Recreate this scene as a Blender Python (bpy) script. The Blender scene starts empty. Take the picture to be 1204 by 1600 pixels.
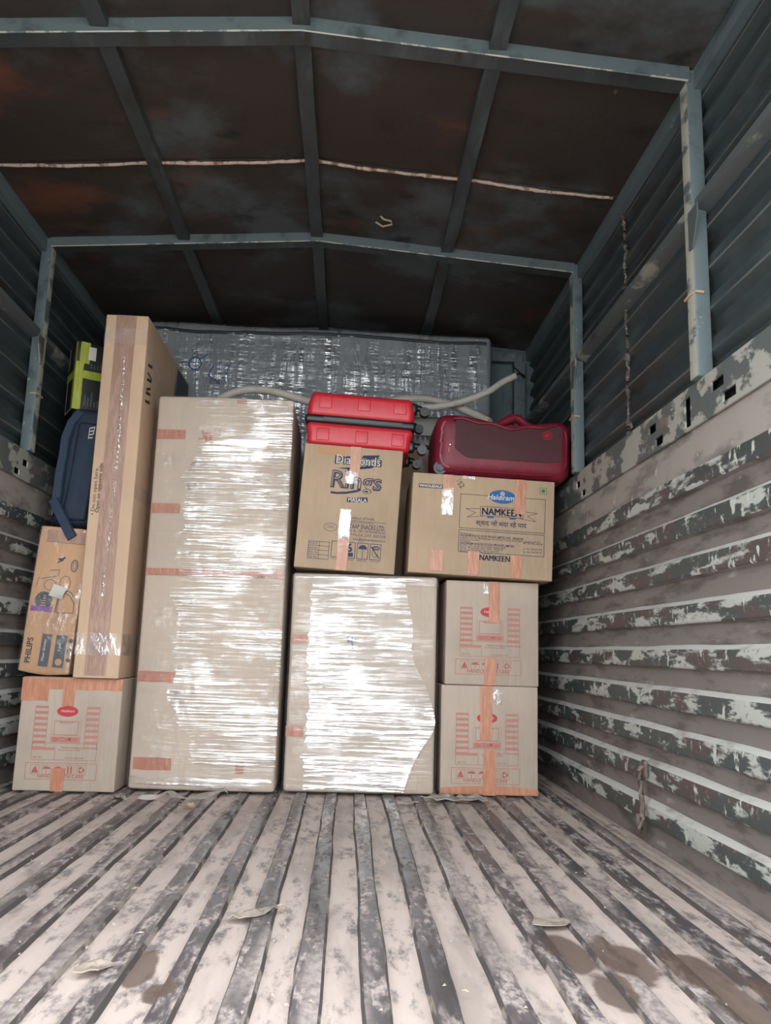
import bpy, math, random
from mathutils import Vector, Matrix, noise
random.seed(7)
S = bpy.context.scene
COL = S.collection

# ------------------------------------------------------------------ camera
F_PX, PITCH, YAW, ROLL = 1250.0, .1718, .0418, .030
cp, sp, cy, sy = math.cos(PITCH), math.sin(PITCH), math.cos(YAW), math.sin(YAW)
fwd = Vector((sy*cp, cy*cp, sp)); rgt = Vector((cy, -sy, 0)); upv = rgt.cross(fwd)
cr, sr = math.cos(ROLL), math.sin(ROLL)
r2 = rgt*cr + upv*sr; u2 = upv*cr - rgt*sr
cam = bpy.data.cameras.new('camera'); cam_o = bpy.data.objects.new('camera', cam); COL.objects.link(cam_o)
cam.sensor_fit = 'VERTICAL'; cam.sensor_height = 36.0; cam.lens = F_PX/1600*36
cam.clip_start = .02
cam_o.matrix_world = Matrix(((r2.x, u2.x, -fwd.x, .191), (r2.y, u2.y, -fwd.y, 0), (r2.z, u2.z, -fwd.z, .537), (0, 0, 0, 1)))
S.camera = cam_o

# ------------------------------------------------------------------ light
SKY, SUN, EXPO = 2.5, 4.0, 1.3
w = bpy.data.worlds.new('overcast_sky'); S.world = w; w.use_nodes = True
bg = w.node_tree.nodes['Background']; bg.inputs[0].default_value = (.90, .96, 1, 1); bg.inputs[1].default_value = SKY
sun = bpy.data.lights.new('sun', 'SUN'); sun.energy = SUN; sun.angle = .08; sun.color = (1, .95, .88)
sun_o = bpy.data.objects.new('sun', sun); COL.objects.link(sun_o)
sun_o.rotation_euler = Vector((.55, .75, 1.0)).to_track_quat('Z', 'Y').to_euler()
REAR = .78          # tail of the truck body, open to the daylight
por = bpy.data.lights.new('tail_opening_portal', 'AREA'); por.shape = 'RECTANGLE'; por.size = 2.3; por.size_y = 2.4
por_o = bpy.data.objects.new('tail_opening_portal', por); COL.objects.link(por_o)
por_o.location = (0, REAR, 1.08); por_o.rotation_euler = (math.radians(90), 0, 0)
por.cycles.is_portal = True
S.view_settings.view_transform = 'Standard'; S.view_settings.look = 'None'
S.view_settings.gamma = 1; S.view_settings.use_curve_mapping = False
S.view_settings.exposure = EXPO

# ------------------------------------------------------------------ materials
class NT:
    def __init__(s, name):
        s.m = bpy.data.materials.new(name); s.m.use_nodes = True
        s.t = s.m.node_tree; s.t.nodes.clear()
        s.out = s.t.nodes.new('ShaderNodeOutputMaterial')
        s.tc = s.t.nodes.new('ShaderNodeTexCoord').outputs['Object']
    def n(s, typ, **kw):
        x = s.t.nodes.new(typ)
        for k, v in kw.items(): setattr(x, k, v)
        return x
    def l(s, a, b): s.t.links.new(a, b)
    def mapped(s, scale, rot=(0, 0, 0), loc=(0, 0, 0)):
        mp = s.n('ShaderNodeMapping'); mp.inputs['Scale'].default_value = scale; mp.inputs['Rotation'].default_value = rot
        mp.inputs['Location'].default_value = loc
        s.l(s.tc, mp.inputs[0]); return mp.outputs[0]
    def noise(s, scale=(5, 5, 5), detail=4, rough=.6, rot=(0, 0, 0), dist=0, loc=(0, 0, 0)):
        x = s.n('ShaderNodeTexNoise'); x.inputs['Scale'].default_value = 1; x.inputs['Detail'].default_value = detail
        x.inputs['Roughness'].default_value = rough; x.inputs['Distortion'].default_value = dist
        s.l(s.mapped(scale, rot, loc), x.inputs['Vector']); return x.outputs[0]
    def ramp(s, val, lo, hi, a=0.0, b=1.0):
        x = s.n('ShaderNodeMapRange'); x.interpolation_type = 'SMOOTHSTEP'
        x.inputs[1].default_value = lo; x.inputs[2].default_value = hi; x.inputs[3].default_value = a; x.inputs[4].default_value = b
        s.l(val, x.inputs[0]); return x.outputs[0]
    def mix(s, fac, a, b):
        x = s.n('ShaderNodeMix', data_type='RGBA')
        if isinstance(fac, (int, float)): x.inputs[0].default_value = fac
        else: s.l(fac, x.inputs[0])
        for i, c in ((6, a), (7, b)):
            if isinstance(c, tuple): x.inputs[i].default_value = (*c, 1)
            else: s.l(c, x.inputs[i])
        return x.outputs[2]
    def math(s, op, a, b=0.0):
        x = s.n('ShaderNodeMath', operation=op)
        for i, c in ((0, a), (1, b)):
            if isinstance(c, (int, float)): x.inputs[i].default_value = c
            else: s.l(c, x.inputs[i])
        return x.outputs[0]
    def bump(s, h, strength, dist=.01, prev=None):
        x = s.n('ShaderNodeBump'); x.inputs['Strength'].default_value = strength; x.inputs['Distance'].default_value = dist
        s.l(h, x.inputs['Height'])
        if prev: s.l(prev, x.inputs['Normal'])
        return x.outputs[0]
    def pbr(s, col, rough=.6, normal=None, metal=0.0, spec=.5, coat=0):
        x = s.n('ShaderNodeBsdfPrincipled')
        if isinstance(col, tuple): x.inputs['Base Color'].default_value = (*col, 1)
        else: s.l(col, x.inputs['Base Color'])
        if isinstance(rough, (int, float)): x.inputs['Roughness'].default_value = rough
        else: s.l(rough, x.inputs['Roughness'])
        x.inputs['Metallic'].default_value = metal; x.inputs['Specular IOR Level'].default_value = spec
        x.inputs['Coat Weight'].default_value = coat
        if normal: s.l(normal, x.inputs['Normal'])
        s.l(x.outputs[0], s.out.inputs[0]); return x

def flat(name, col, rough=.6, metal=0, grain=None, spec=.5):
    t = NT(name); c = col
    if grain: c = t.mix(t.ramp(t.noise((grain,)*3, 3), .35, .7), col, tuple(min(1, q*1.35+.004) for q in col))
    t.pbr(c, rough, None, metal, spec); return t.m

def layered(name, base, layers, rough=.6, bumps=(), metal=0, spec=.5):
    """layers: (colour, scale, lo, hi[, detail, loc])"""
    t = NT(name); c = base
    for ly in layers:
        col, sc, lo, hi = ly[:4]; det = ly[4] if len(ly) > 4 else 5; loc = ly[5] if len(ly) > 5 else (0, 0, 0)
        c = t.mix(t.ramp(t.noise(sc, det, .62, loc=loc), lo, hi), c, col)
    nrm = None
    for sc, st, di in bumps: nrm = t.bump(t.noise(sc, 4), st, di, nrm)
    t.pbr(c, rough, nrm, metal, spec); return t.m

M = {}
# truck body
M['rust_ceiling'] = layered('rusty_ceiling_sheet', (.038, .029, .025),
    [((.075, .088, .090), (1.6, 1.6, 1.6), .48, .64, 6), ((.125, .048, .028), (1.9, 2.3, 2), .56, .74, 6, (4, 1, 0)),
     ((.014, .012, .012), (5, 7, 5), .55, .75, 6, (9, 2, 1)), ((.13, .115, .10), (26, 9, 9), .70, .80, 4, (2, 2, 2))], .62, [((7, 7, 7), .25, .02)], spec=.35)
M['teal_beam'] = layered('teal_painted_beam', (.105, .135, .143), [((.050, .062, .066), (9, 3, 9), .52, .72), ((.30, .31, .29), (40, 12, 40), .66, .74), ((.16, .09, .05), (20, 20, 20), .70, .78)], .45, [((30, 30, 30), .1, .005)])
M['purlin'] = layered('purlin_paint_rafter_shade', (.040, .047, .050), [((.075, .090, .094), (9, 2, 9), .50, .68), ((.03, .025, .02), (12, 4, 12), .52, .7, 5, (4, 4, 4))], .5)
M['teal_sheet'] = layered('dark_teal_sheet', (.031, .041, .044),
    [((.060, .078, .082), (1.2, 1.6, 4), .50, .68), ((.022, .023, .024), (3, 2.2, 8), .52, .68, 6, (3, 3, 3)), ((.10, .075, .055), (14, 5, 14), .66, .80)], .5, [((10, 4, 10), .15, .01)])
M['worn_crest'] = layered('worn_ridge_paint', (.125, .115, .100), [((.050, .058, .060), (6, 3, 6), .48, .60, 6)], .5)
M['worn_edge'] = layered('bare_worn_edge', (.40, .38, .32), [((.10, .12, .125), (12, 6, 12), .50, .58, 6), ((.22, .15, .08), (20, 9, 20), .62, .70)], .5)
M['rail'] = layered('worn_rail_paint', (.085, .095, .095), [((.26, .26, .22), (9, 5, 9), .56, .64), ((.05, .04, .035), (14, 9, 14), .60, .70, 5, (2, 5, 1))], .5)
M['chip_paint'] = layered('chipped_green_paint', (.43, .435, .395),
    [((.058, .068, .066), (3.0, 5.5, 20), .435, .49, 9), ((.085, .062, .058), (4, 3.5, 16), .53, .60, 8, (7, 3, 1)), ((.50, .51, .46), (6, 30, 16), .60, .64, 6, (1, 8, 2)), ((.20, .18, .165), (5, 60, 60), .60, .70, 4, (3, 8, 2))], .48, [((6, 20, 20), .25, .006)])
M['band_paint'] = layered('chipped_band_paint', (.36, .345, .30),
    [((.105, .115, .11), (4, 7, 12), .47, .52, 9), ((.20, .14, .12), (4, 4, 8), .56, .68, 6, (7, 3, 1))], .5, [((6, 20, 20), .2, .006)])
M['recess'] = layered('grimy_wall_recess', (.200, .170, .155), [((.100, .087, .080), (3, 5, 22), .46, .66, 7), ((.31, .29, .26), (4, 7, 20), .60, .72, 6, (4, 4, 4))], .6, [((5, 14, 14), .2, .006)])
M['ledge'] = layered('dusty_lit_ledge', (.56, .54, .51), [((.36, .33, .31), (4, 7, 20), .52, .70, 6)], .5)  # ledge dust plus caught light, both put into the pale colour
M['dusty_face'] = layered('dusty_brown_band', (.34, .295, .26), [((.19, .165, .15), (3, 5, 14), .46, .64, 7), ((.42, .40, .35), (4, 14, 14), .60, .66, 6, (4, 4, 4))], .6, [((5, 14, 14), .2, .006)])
M['weld'] = layered('rusty_weld_bead', (.085, .066, .058), [((.26, .20, .17), (30, 30, 40), .56, .64)], .8, [((60, 60, 60), .6, .01)])
M['seam'] = layered('pale_ceiling_seam', (.50, .36, .29), [((.20, .11, .08), (40, 20, 20), .5, .62)], .8, [((60, 60, 60), .6, .01)])
M['slot_shade'] = flat('slot_shade_black', (.010, .010, .010), .9)
M['headboard'] = layered('teal_headboard', (.085, .120, .130), [((.04, .055, .06), (6, 6, 6), .5, .7)], .5)
M['asphalt'] = layered('outside_ground', (.34, .33, .31), [((.26, .25, .24), (2, 2, 2), .4, .7)], .9)

def floor_mat(name, base, spot, stains, lo, hi, rough_lo, rough_hi, ns, extra=False):
    t = NT(name)
    n1 = t.noise(ns, 7, .68); f1 = t.ramp(n1, lo, hi)
    n2 = t.noise((70, 40, 50), 5, .65, loc=(3, 1, 0))
    f = t.math('MULTIPLY', f1, t.ramp(n2, .34, .60, .15, 1))
    if extra: f = t.math('MAXIMUM', f, t.math('MULTIPLY', t.ramp(t.noise((7.5, .9, 1), 3, loc=(2, 5, 0)), .48, .62), t.ramp(n2, .35, .60, .45, .95)))
    c = t.mix(f, base, spot)
    c = t.mix(t.ramp(t.noise((9, 1.6, 4), 5, loc=(8, 8, 0)), .46, .70), c, tuple(q*.70 for q in base))
    # brown wet stain blots with a shape of their own
    acc = None
    for (x, y, rx, ry) in stains:
        mp = t.mapped((1/rx, 1/ry, 0), loc=(-x/rx, -y/ry, 0))
        ln = t.n('ShaderNodeVectorMath', operation='LENGTH'); t.l(mp, ln.inputs[0])
        d = t.math('ADD', ln.outputs['Value'], t.math('MULTIPLY', t.math('SUBTRACT', t.noise((14, 14, 14), 4), .5), .9))
        g = t.ramp(d, .95, .72); g.node.clamp = True
        acc = g if acc is None else t.math('MAXIMUM', acc, g)
    c = t.mix(t.math('MULTIPLY', acc, .85), c, (.120, .078, .058))
    nrm = t.bump(t.noise((22, 9, 22), 5), .35, .008)
    t.pbr(c, t.ramp(f1, 0, 1, rough_lo, rough_hi), nrm, 0, .4)
    return t.m
STAINS = [(.625, 1.60, .050, .11), (.715, 1.56, .070, .13), (.835, 1.50, .075, .13), (.655, 1.43, .040, .09), (.87, 1.36, .09, .12), (-.09, 1.40, .03, .05), (-.14, 1.50, .03, .10)]
M['floor_dust'] = floor_mat('dusty_floor_trough', (.57, .465, .415), (.20, .172, .172), STAINS, .47, .62, .8, .6, (26, 8, 12))
M['floor_rib'] = floor_mat('worn_floor_rib', (.090, .078, .084), (.47, .39, .36), STAINS, .46, .58, .36, .8, (30, 9, 20), True)
M['grime'] = layered('floor_groove_grime', (.075, .063, .060), [((.30, .25, .22), (20, 7, 20), .50, .62, 6)], .8)

# cargo
def cardboard(name, col, dark=.80, stripes=260, rough=.75):
    t = NT(name)
    c = t.mix(t.ramp(t.noise((3, 3, 2), 4), .38, .68), col, tuple(q*dark for q in col))
    c = t.mix(t.ramp(t.noise((90, 90, 9), 2), .45, .75), c, tuple(q*.92 for q in col))
    nrm = t.bump(t.noise((stripes, stripes, 4), 2), .12, .002); nrm = t.bump(t.noise((5, 5, 4), 3), .20, .02, nrm)
    t.pbr(c, rough, nrm, 0, .3); return t.m
M['kraft'] = cardboard('kraft_cardboard', (.470, .335, .225))
M['kraft_pale'] = cardboard('pale_kraft_cardboard', (.480, .385, .310))
M['kraft_wrap'] = cardboard('wrapped_kraft_cardboard', (.510, .405, .320), .86)
M['kraft_orange'] = cardboard('orange_kraft_cardboard', (.540, .300, .155))
M['kraft_tv'] = cardboard('television_carton_board', (.600, .410, .280), .88)
M['tv_blue'] = flat('dark_blue_print', (.020, .030, .050), .6)

def tape(name, col, rough=.36):
    t = NT(name); n = t.noise((55, 55, 14), 3)
    c = t.mix(t.ramp(n, .4, .7), col, tuple(min(1, q*1.18+.02) for q in col))
    t.pbr(c, rough, t.bump(n, .55, .004), 0, .6); return t.m
M['tape'] = tape('brown_packing_tape', (.45, .185, .102))
M['tape_red'] = tape('red_brown_packing_tape', (.36, .130, .075), .35)
M['tape_tv'] = tape('dull_brown_packing_tape', (.335, .195, .140), .35)
M['tape_yellow'] = tape('yellow_green_tape', (.30, .33, .020), .4)

def film(name, streak=(4, 4, 105), strength=.45, lo=.01, hi=.25, rot=(0, 0, 0), rough=.08, streak2=None, veil=.05, dist=.012, t0=.44, t1=.62, plo=.12):
    t = NT(name)
    n1 = t.noise(streak, 4, .6, rot, .4); n2 = t.noise((7, 7, 5), 3); calm = t.ramp(t.noise((2.6, 2.6, 2.8), 2, loc=(5, 2, 3)), .40, .58)
    h = t.math('MULTIPLY', n1, t.math('ADD', t.math('MULTIPLY', calm, .7), .35))
    nrm = t.bump(h, strength, dist); nrm = t.bump(n2, .25, .04, nrm)
    if streak2: nrm = t.bump(t.noise(streak2, 4), strength*.6, dist, nrm)
    gl = t.n('ShaderNodeBsdfGlossy'); gl.inputs['Roughness'].default_value = rough; gl.inputs['Color'].default_value = (1, 1, 1, 1); t.l(nrm, gl.inputs['Normal'])
    df = t.n('ShaderNodeBsdfDiffuse'); df.inputs['Color'].default_value = (.75, .75, .77, 1)
    tr = t.n('ShaderNodeBsdfTransparent')
    m0 = t.n('ShaderNodeMixShader'); m0.inputs[0].default_value = veil; t.l(tr.outputs[0], m0.inputs[1]); t.l(df.outputs[0], m0.inputs[2])
    patch = t.ramp(t.noise((4.2, 4.2, 4.6), 5, .6, loc=(1, 6, 2)), .40, .58, plo, 1.0)
    f = t.math('MULTIPLY', t.math('ADD', t.ramp(n1, t0, t1, lo, hi), t.ramp(t.noise((9, 9, 7), 4, loc=(4, 4, 4)), .48, .75, 0.0, hi*.45)), patch)
    m1 = t.n('ShaderNodeMixShader'); t.l(f, m1.inputs[0]); t.l(m0.outputs[0], m1.inputs[1]); t.l(gl.outputs[0], m1.inputs[2])
    t.l(m1.outputs[0], t.out.inputs[0]); return t.m
M['film'] = film('glare_stretch_film', (3.5, 3.5, 120), .5, .0, .36, veil=.0, t0=.47, t1=.60, plo=.06)
M['film_soft'] = film('flat_stretch_film', (5, 5, 60), .45, .008, .085, rough=.14, veil=.04)
M['film_loose'] = film('loose_stretch_film', (4, 4, 80), .5, .01, .42, t0=.45, t1=.60, plo=.15)
M['film_silver'] = film('mattress_film', (34, 34, 2.6), .75, .03, .46, (0, .08, 0), .15, (5, 5, 30), .03, .02, .44, .68, .40)
M['film_clear'] = film('clear_tape_film', (40, 40, 30), .8, .02, .20, dist=.006)
M['ink_blue'] = flat('navy_ink', (.024, .028, .075), .7)
M['ink_brightblue'] = flat('blue_logo_ink', (.022, .110, .300), .7)
M['ink_grey'] = flat('grey_ink', (.060, .060, .075), .7)
M['ink_red'] = flat('faded_red_ink', (.40, .105, .085), .7)
M['ink_redpink'] = flat('pale_red_ink', (.46, .20, .155), .7)
M['ink_logo_red'] = flat('red_logo_ink', (.46, .035, .04), .6)
M['ink_black'] = flat('black_ink', (.025, .025, .028), .7)
M['ink_white'] = flat('white_ink', (.62, .58, .52), .7)
M['ink_green'] = flat('green_ink', (.04, .16, .05), .7)
M['ink_purple'] = flat('purple_ink', (.20, .05, .26), .6)
M['red_shell'] = layered('red_hard_plastic', (.62, .026, .040), [((.56, .020, .032), (30, 30, 30), .4, .7)], .34, [((300, 300, 300), .05, .001)])
M['red_line'] = flat('dark_red_groove', (.20, .008, .012), .5)
M['black_plastic'] = flat('black_plastic', (.014, .015, .017), .32)
M['grey_zip'] = flat('grey_zipper_tape', (.075, .080, .085), .45)
M['maroon'] = layered('maroon_nylon', (.200, .010, .028), [((.150, .008, .020), (9, 9, 9), .4, .7)], .5, [((400, 400, 400), .15, .001), ((7, 7, 7), .3, .02)])
M['maroon_dark'] = layered('dark_maroon_mesh_fabric', (.075, .016, .022), [((.055, .014, .018), (500, 500, 500), .4, .6)], .7, [((500, 500, 500), .3, .001), ((6, 6, 6), .25, .02)])
M['piping'] = flat('greyish_piping', (.30, .12, .14), .4)
M['logo_patch'] = flat('red_logo_patch', (.30, .012, .020), .4)
M['chrome'] = flat('zip_chrome', (.6, .6, .58), .25, 1)
M['orange_pull'] = flat('orange_puller', (.55, .10, .03), .5)
M['navy'] = layered('navy_nylon', (.010, .020, .040), [((.015, .030, .058), (14, 14, 5), .4, .7)], .7, [((500, 500, 500), .2, .001), ((8, 8, 8), .3, .02)])
M['navy_strap'] = layered('navy_webbing', (.026, .046, .080), [((.018, .034, .062), (300, 300, 300), .4, .6)], .75, [((500, 500, 500), .3, .001)])
M['black_carton'] = layered('black_printed_carton', (.014, .014, .016), [((.022, .022, .024), (5, 5, 5), .4, .7)], .4)
M['grey_mattress'] = layered('grey_mattress_fabric', (.235, .250, .270), [((.170, .185, .205), (3, 3, 3), .4, .7)], .7)
M['dark_piping'] = flat('dark_mattress_piping', (.018, .020, .026), .6)
M['pipe'] = layered('cream_foam_pipe', (.50, .46, .40), [((.38, .35, .30), (9, 9, 9), .45, .7)], .6)
M['cable'] = flat('black_cable', (.012, .012, .012), .5)
M['grey_metal'] = layered('grey_unit_casing', (.27, .26, .245), [((.20, .19, .18), (9, 9, 9), .4, .7)], .45)
M['paper'] = layered('crumpled_paper', (.37, .305, .25), [((.26, .21, .175), (30, 30, 30), .45, .65)], .8)
M['scrap_board'] = layered('dusty_board_scrap', (.38, .335, .295), [((.26, .225, .20), (16, 16, 16), .45, .65)], .85)
M['leaf'] = layered('dry_leaf_brown', (.42, .30, .20), [((.28, .18, .11), (60, 60, 60), .45, .65)], .8)
M['rust_iron'] = layered('rusty_iron', (.17, .125, .11), [((.10, .065, .05), (40, 40, 40), .4, .6)], .7)
M['rope'] = flat('frayed_jute', (.42, .30, .20), .9)

# ------------------------------------------------------------------ mesh helpers
_tc = {}
def text2d(s, size, bold=0.0, shear=0.0):
    k = (s, bold, shear)
    if k not in _tc:
        cu = bpy.data.curves.new('t', 'FONT'); cu.body = s; cu.size = 1; cu.resolution_u = 2; cu.offset = bold; cu.shear = shear
        cu.align_x = 'CENTER'; cu.fill_mode = 'FRONT'
        o = bpy.data.objects.new('t', cu); COL.objects.link(o)
        dg = bpy.context.evaluated_depsgraph_get(); dg.update()
        me = bpy.data.meshes.new_from_object(o.evaluated_get(dg))
        _tc[k] = ([tuple(v.co[:2]) for v in me.vertices], [tuple(p.vertices) for p in me.polygons])
        bpy.data.objects.remove(o); bpy.data.curves.remove(cu); bpy.data.meshes.remove(me)
    vs, fs = _tc[k]
    return [(x*size, y*size) for x, y in vs], fs

class MB:
    def __init__(s): s.v = []; s.f = []; s.mi = []
    def add(s, vs, fs, mi=0):
        b = len(s.v); s.v += [tuple(v) for v in vs]
        for f in fs: s.f.append(tuple(b+i for i in f)); s.mi.append(mi)
        return s
    def box(s, x0, x1, y0, y1, z0, z1, mi=0):
        vs = [(x, y, z) for z in (z0, z1) for y in (y0, y1) for x in (x0, x1)]
        return s.add(vs, [(0, 2, 3, 1), (4, 5, 7, 6), (0, 1, 5, 4), (1, 3, 7, 5), (3, 2, 6, 7), (2, 0, 4, 6)], mi)
    def rbox(s, sx, sy, sz, r, c=(0, 0, 0), seg=3, n=(2, 2, 2), disp=None, mi=0):
        h = (sx/2, sy/2, sz/2)
        def axis(hh, nn):
            a = [-hh + r*k/seg for k in range(seg+1)]
            a += [-hh+r + (2*hh-2*r)*k/nn for k in range(1, nn)]
            a += [hh-r + r*k/seg for k in range(seg+1)]
            return a
        A = [axis(h[i], n[i]) for i in range(3)]
        idx = {}; vs = []; fs = []
        def vert(q):
            key = tuple(round(t, 6) for t in q)
            if key not in idx:
                inn = [max(-(h[i]-r), min(h[i]-r, q[i])) for i in range(3)]
                d = Vector([q[i]-inn[i] for i in range(3)])
                nn = d.normalized(); p = Vector(inn) + nn*r
                if disp: p = p + disp(p, nn)
                idx[key] = len(vs); vs.append((p.x+c[0], p.y+c[1], p.z+c[2]))
            return idx[key]
        for ax in range(3):
            b, d = (ax+1) % 3, (ax+2) % 3
            for sg in (-1, 1):
                for i in range(len(A[b])-1):
                    for j in range(len(A[d])-1):
                        qs = []
                        for (ii, jj) in ((i, j), (i+1, j), (i+1, j+1), (i, j+1)):
                            q = [0, 0, 0]; q[ax] = sg*h[ax]; q[b] = A[b][ii]; q[d] = A[d][jj]; qs.append(vert(q))
                        fs.append(tuple(qs) if sg > 0 else tuple(reversed(qs)))
        return s.add(vs, fs, mi)
    def prism(s, pts, fn, mi=0):
        """pts 2-D outline (ccw), fn(u, v, k) -> xyz for k = 0 (back) and 1 (front)"""
        n = len(pts)
        vs = [fn(u, v, 0) for u, v in pts] + [fn(u, v, 1) for u, v in pts]
        fs = [tuple(range(n))[::-1], tuple(range(n, 2*n))] + [(i, (i+1) % n, n+(i+1) % n, n+i) for i in range(n)]
        return s.add(vs, fs, mi)
    def sheet(s, fn, nu, nv, mi=0):
        vs = [fn(i/nu, j/nv) for j in range(nv+1) for i in range(nu+1)]
        fs = [(j*(nu+1)+i, j*(nu+1)+i+1, (j+1)*(nu+1)+i+1, (j+1)*(nu+1)+i) for j in range(nv) for i in range(nu)]
        return s.add(vs, fs, mi)
    def slab(s, fn, nu, nv, mi=0):
        """closed slab: fn(u, v, k) k = 0 bottom, 1 top"""
        W = nu+1; N = W*(nv+1)
        vs = [fn(i/nu, j/nv, k) for k in (0, 1) for j in range(nv+1) for i in range(nu+1)]
        fs = []
        for j in range(nv):
            for i in range(nu):
                a = j*W+i; fs.append((a, a+W, a+W+1, a+1)); fs.append((N+a, N+a+1, N+a+W+1, N+a+W))
        for i in range(nu):
            fs.append((i, i+1, N+i+1, N+i)); a = nv*W+i; fs.append((a+1, a, N+a, N+a+1))
        for j in range(nv):
            a = j*W; fs.append((a+W, a, N+a, N+a+W)); a = j*W+nu; fs.append((a, a+W, N+a+W, N+a))
        return s.add(vs, fs, mi)
    def tube(s, path, r, seg=10, mi=0, flat_=1.0, cap=True):
        path = [Vector(p) for p in path]; n = len(path); vs = []; fs = []
        up = Vector((0, 0, 1))
        for i, p in enumerate(path):
            t = (path[min(i+1, n-1)] - path[max(i-1, 0)]).normalized()
            a = t.cross(up)
            if a.length < 1e-3: a = t.cross(Vector((0, 1, 0)))
            a.normalize(); b = a.cross(t)
            rr = r[i] if isinstance(r, (list, tuple)) else r
            for k in range(seg):
                th = 2*math.pi*k/seg; vs.append(tuple(p + a*math.cos(th)*rr + b*math.sin(th)*rr*flat_))
        for i in range(n-1):
            for k in range(seg): fs.append((i*seg+k, i*seg+(k+1) % seg, (i+1)*seg+(k+1) % seg, (i+1)*seg+k))
        if cap: fs.append(tuple(range(seg))[::-1]); fs.append(tuple(range((n-1)*seg, n*seg)))
        return s.add(vs, fs, mi)
    def disc(s, c, axis, r, depth, seg=20, mi=0):
        c = Vector(c); a = Vector(axis).normalized()
        return s.tube([c - a*depth/2, c + a*depth/2], r, seg, mi)
    def build(s, name, mats, parent=None, smooth=False, angle=40):
        me = bpy.data.meshes.new(name); me.from_pydata(s.v, [], s.f); me.update()
        for m in (mats if isinstance(mats, (list, tuple)) else [mats]): me.materials.append(M[m] if isinstance(m, str) else m)
        me.polygons.foreach_set('material_index', s.mi)
        if smooth:
            me.polygons.foreach_set('use_smooth', [True]*len(me.polygons)); me.set_sharp_from_angle(angle=math.radians(angle))
        o = bpy.data.objects.new(name, me); COL.objects.link(o)
        if parent: o.parent = parent
        return o

class Print:
    """flat print on a face: fn(u, v, e) -> xyz, e = tiny lift off the face"""
    def __init__(s, fn): s.fn = fn; s.mb = MB()
    def poly(s, pts, mi=0, e=.0006): s.mb.add([s.fn(u, v, e) for u, v in pts], [tuple(range(len(pts)))], mi)
    def rect(s, u0, v0, u1, v1, mi=0, e=.0006): s.poly([(u0, v0), (u1, v0), (u1, v1), (u0, v1)], mi, e)
    def line(s, pts, t, mi=0, e=.0007):
        for (a, b), (c, d) in zip(pts[:-1], pts[1:]):
            L = math.hypot(c-a, d-b) or 1; nx, ny = -(d-b)/L*t/2, (c-a)/L*t/2
            s.poly([(a-nx, b-ny), (c-nx, d-ny), (c+nx, d+ny), (a+nx, b+ny)], mi, e)
    def frame(s, u0, v0, u1, v1, t, mi=0, e=.0007):
        s.rect(u0, v0, u1, v0+t, mi, e); s.rect(u0, v1-t, u1, v1, mi, e); s.rect(u0, v0+t, u0+t, v1-t, mi, e); s.rect(u1-t, v0+t, u1, v1-t, mi, e)
    def ell(s, u, v, a, b, mi=0, e=.0006, seg=28): s.poly([(u+a*math.cos(2*math.pi*k/seg), v+b*math.sin(2*math.pi*k/seg)) for k in range(seg)], mi, e)
    def ring(s, u, v, a, b, t, mi=0, e=.0007, seg=24, a0=0, a1=2*math.pi):
        s.line([(u+a*math.cos(a0+(a1-a0)*k/seg), v+b*math.sin(a0+(a1-a0)*k/seg)) for k in range(seg+1)], t, mi, e)
    def text(s, st, u, v, size, mi=0, e=.0008, bold=0.0, shear=0.0, width=None, rot=0.0):
        vs, fs = text2d(st, size, bold, shear)
        if not vs: return
        if width:
            x0 = min(x for x, _ in vs); x1 = max(x for x, _ in vs); k = width/(x1-x0); vs = [(x*k, y) for x, y in vs]
        c, q = math.cos(rot), math.sin(rot)
        s.mb.add([s.fn(u+x*c-y*q, v+x*q+y*c, e) for x, y in vs], fs, mi)
    def build(s, name, mats, parent):
        o = s.mb.build(name, mats, parent); o['kind'] = 'stuff'; return o

def prop(o, label=None, cat=None, group=None, kind=None):
    if label: o['label'] = label
    if cat: o['category'] = cat
    if group: o['group'] = group
    if kind: o['kind'] = kind
    return o
def thing(name, label, cat, loc, rot=(0, 0, 0), group=None):
    o = bpy.data.objects.new(name, None); COL.objects.link(o); o.location = loc; o.rotation_euler = rot
    o.empty_display_size = .05
    return prop(o, label, cat, group)
def copy_tree(o, parent=None):
    c = o.copy(); COL.objects.link(c)
    if parent: c.parent = parent
    for ch in list(o.children): copy_tree(ch, c)
    return c
def nz(x, y=0.0, z=0.0): return noise.noise(Vector((x, y, z)))

# ================================================================== the truck body
HEAD, EAVE, RIDGE = 4.10, 2.17, 2.255
YR = [REAR+.04, 1.98, 3.13]
# ---- floor
fl = MB()
def ffn(u, v, k):
    x = -1.13+2.26*u; y = REAR+(HEAD+.03-REAR)*v
    return (x, y, -.05) if k == 0 else (x, y, -.011+.0015*nz(x*9, y*4, 1))
fl.slab(ffn, 60, 60)
floor = prop(fl.build('floor', 'floor_dust', None, True), kind='structure')
for k in range(-12, 8):
    xc = .257 + .1085*k
    mb = MB(); n = 46; prof = [(-.0255, -.013), (-.0195, -.001), (-.016, 0), (.016, 0), (.0195, -.001), (.0255, -.013)]
    vs = []; fs = []
    for j in range(n+1):
        y = REAR+.005+(HEAD-.02-REAR)*j/n
        wl = .007*nz(y*1.7, k*3.1) + .0025*nz(y*9, k*5.3); wr = .007*nz(y*1.7+20, k*3.7) + .0025*nz(y*9+7, k*2.3)
        for q, (px, pz) in enumerate(prof): vs.append((xc+px+(wl if px < 0 else wr), y, pz))
    P = len(prof)
    for j in range(n):
        for q in range(P-1): fs.append((j*P+q, j*P+q+1, (j+1)*P+q+1, (j+1)*P+q))
    mb.add(vs, fs); mb.mi = [1 if f % (P-1) in (0, P-2) else 0 for f in range(len(fs))]
    mb.build('floor_rib', ['floor_rib', 'grime'], floor, True, 25)
mb = MB()
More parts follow.
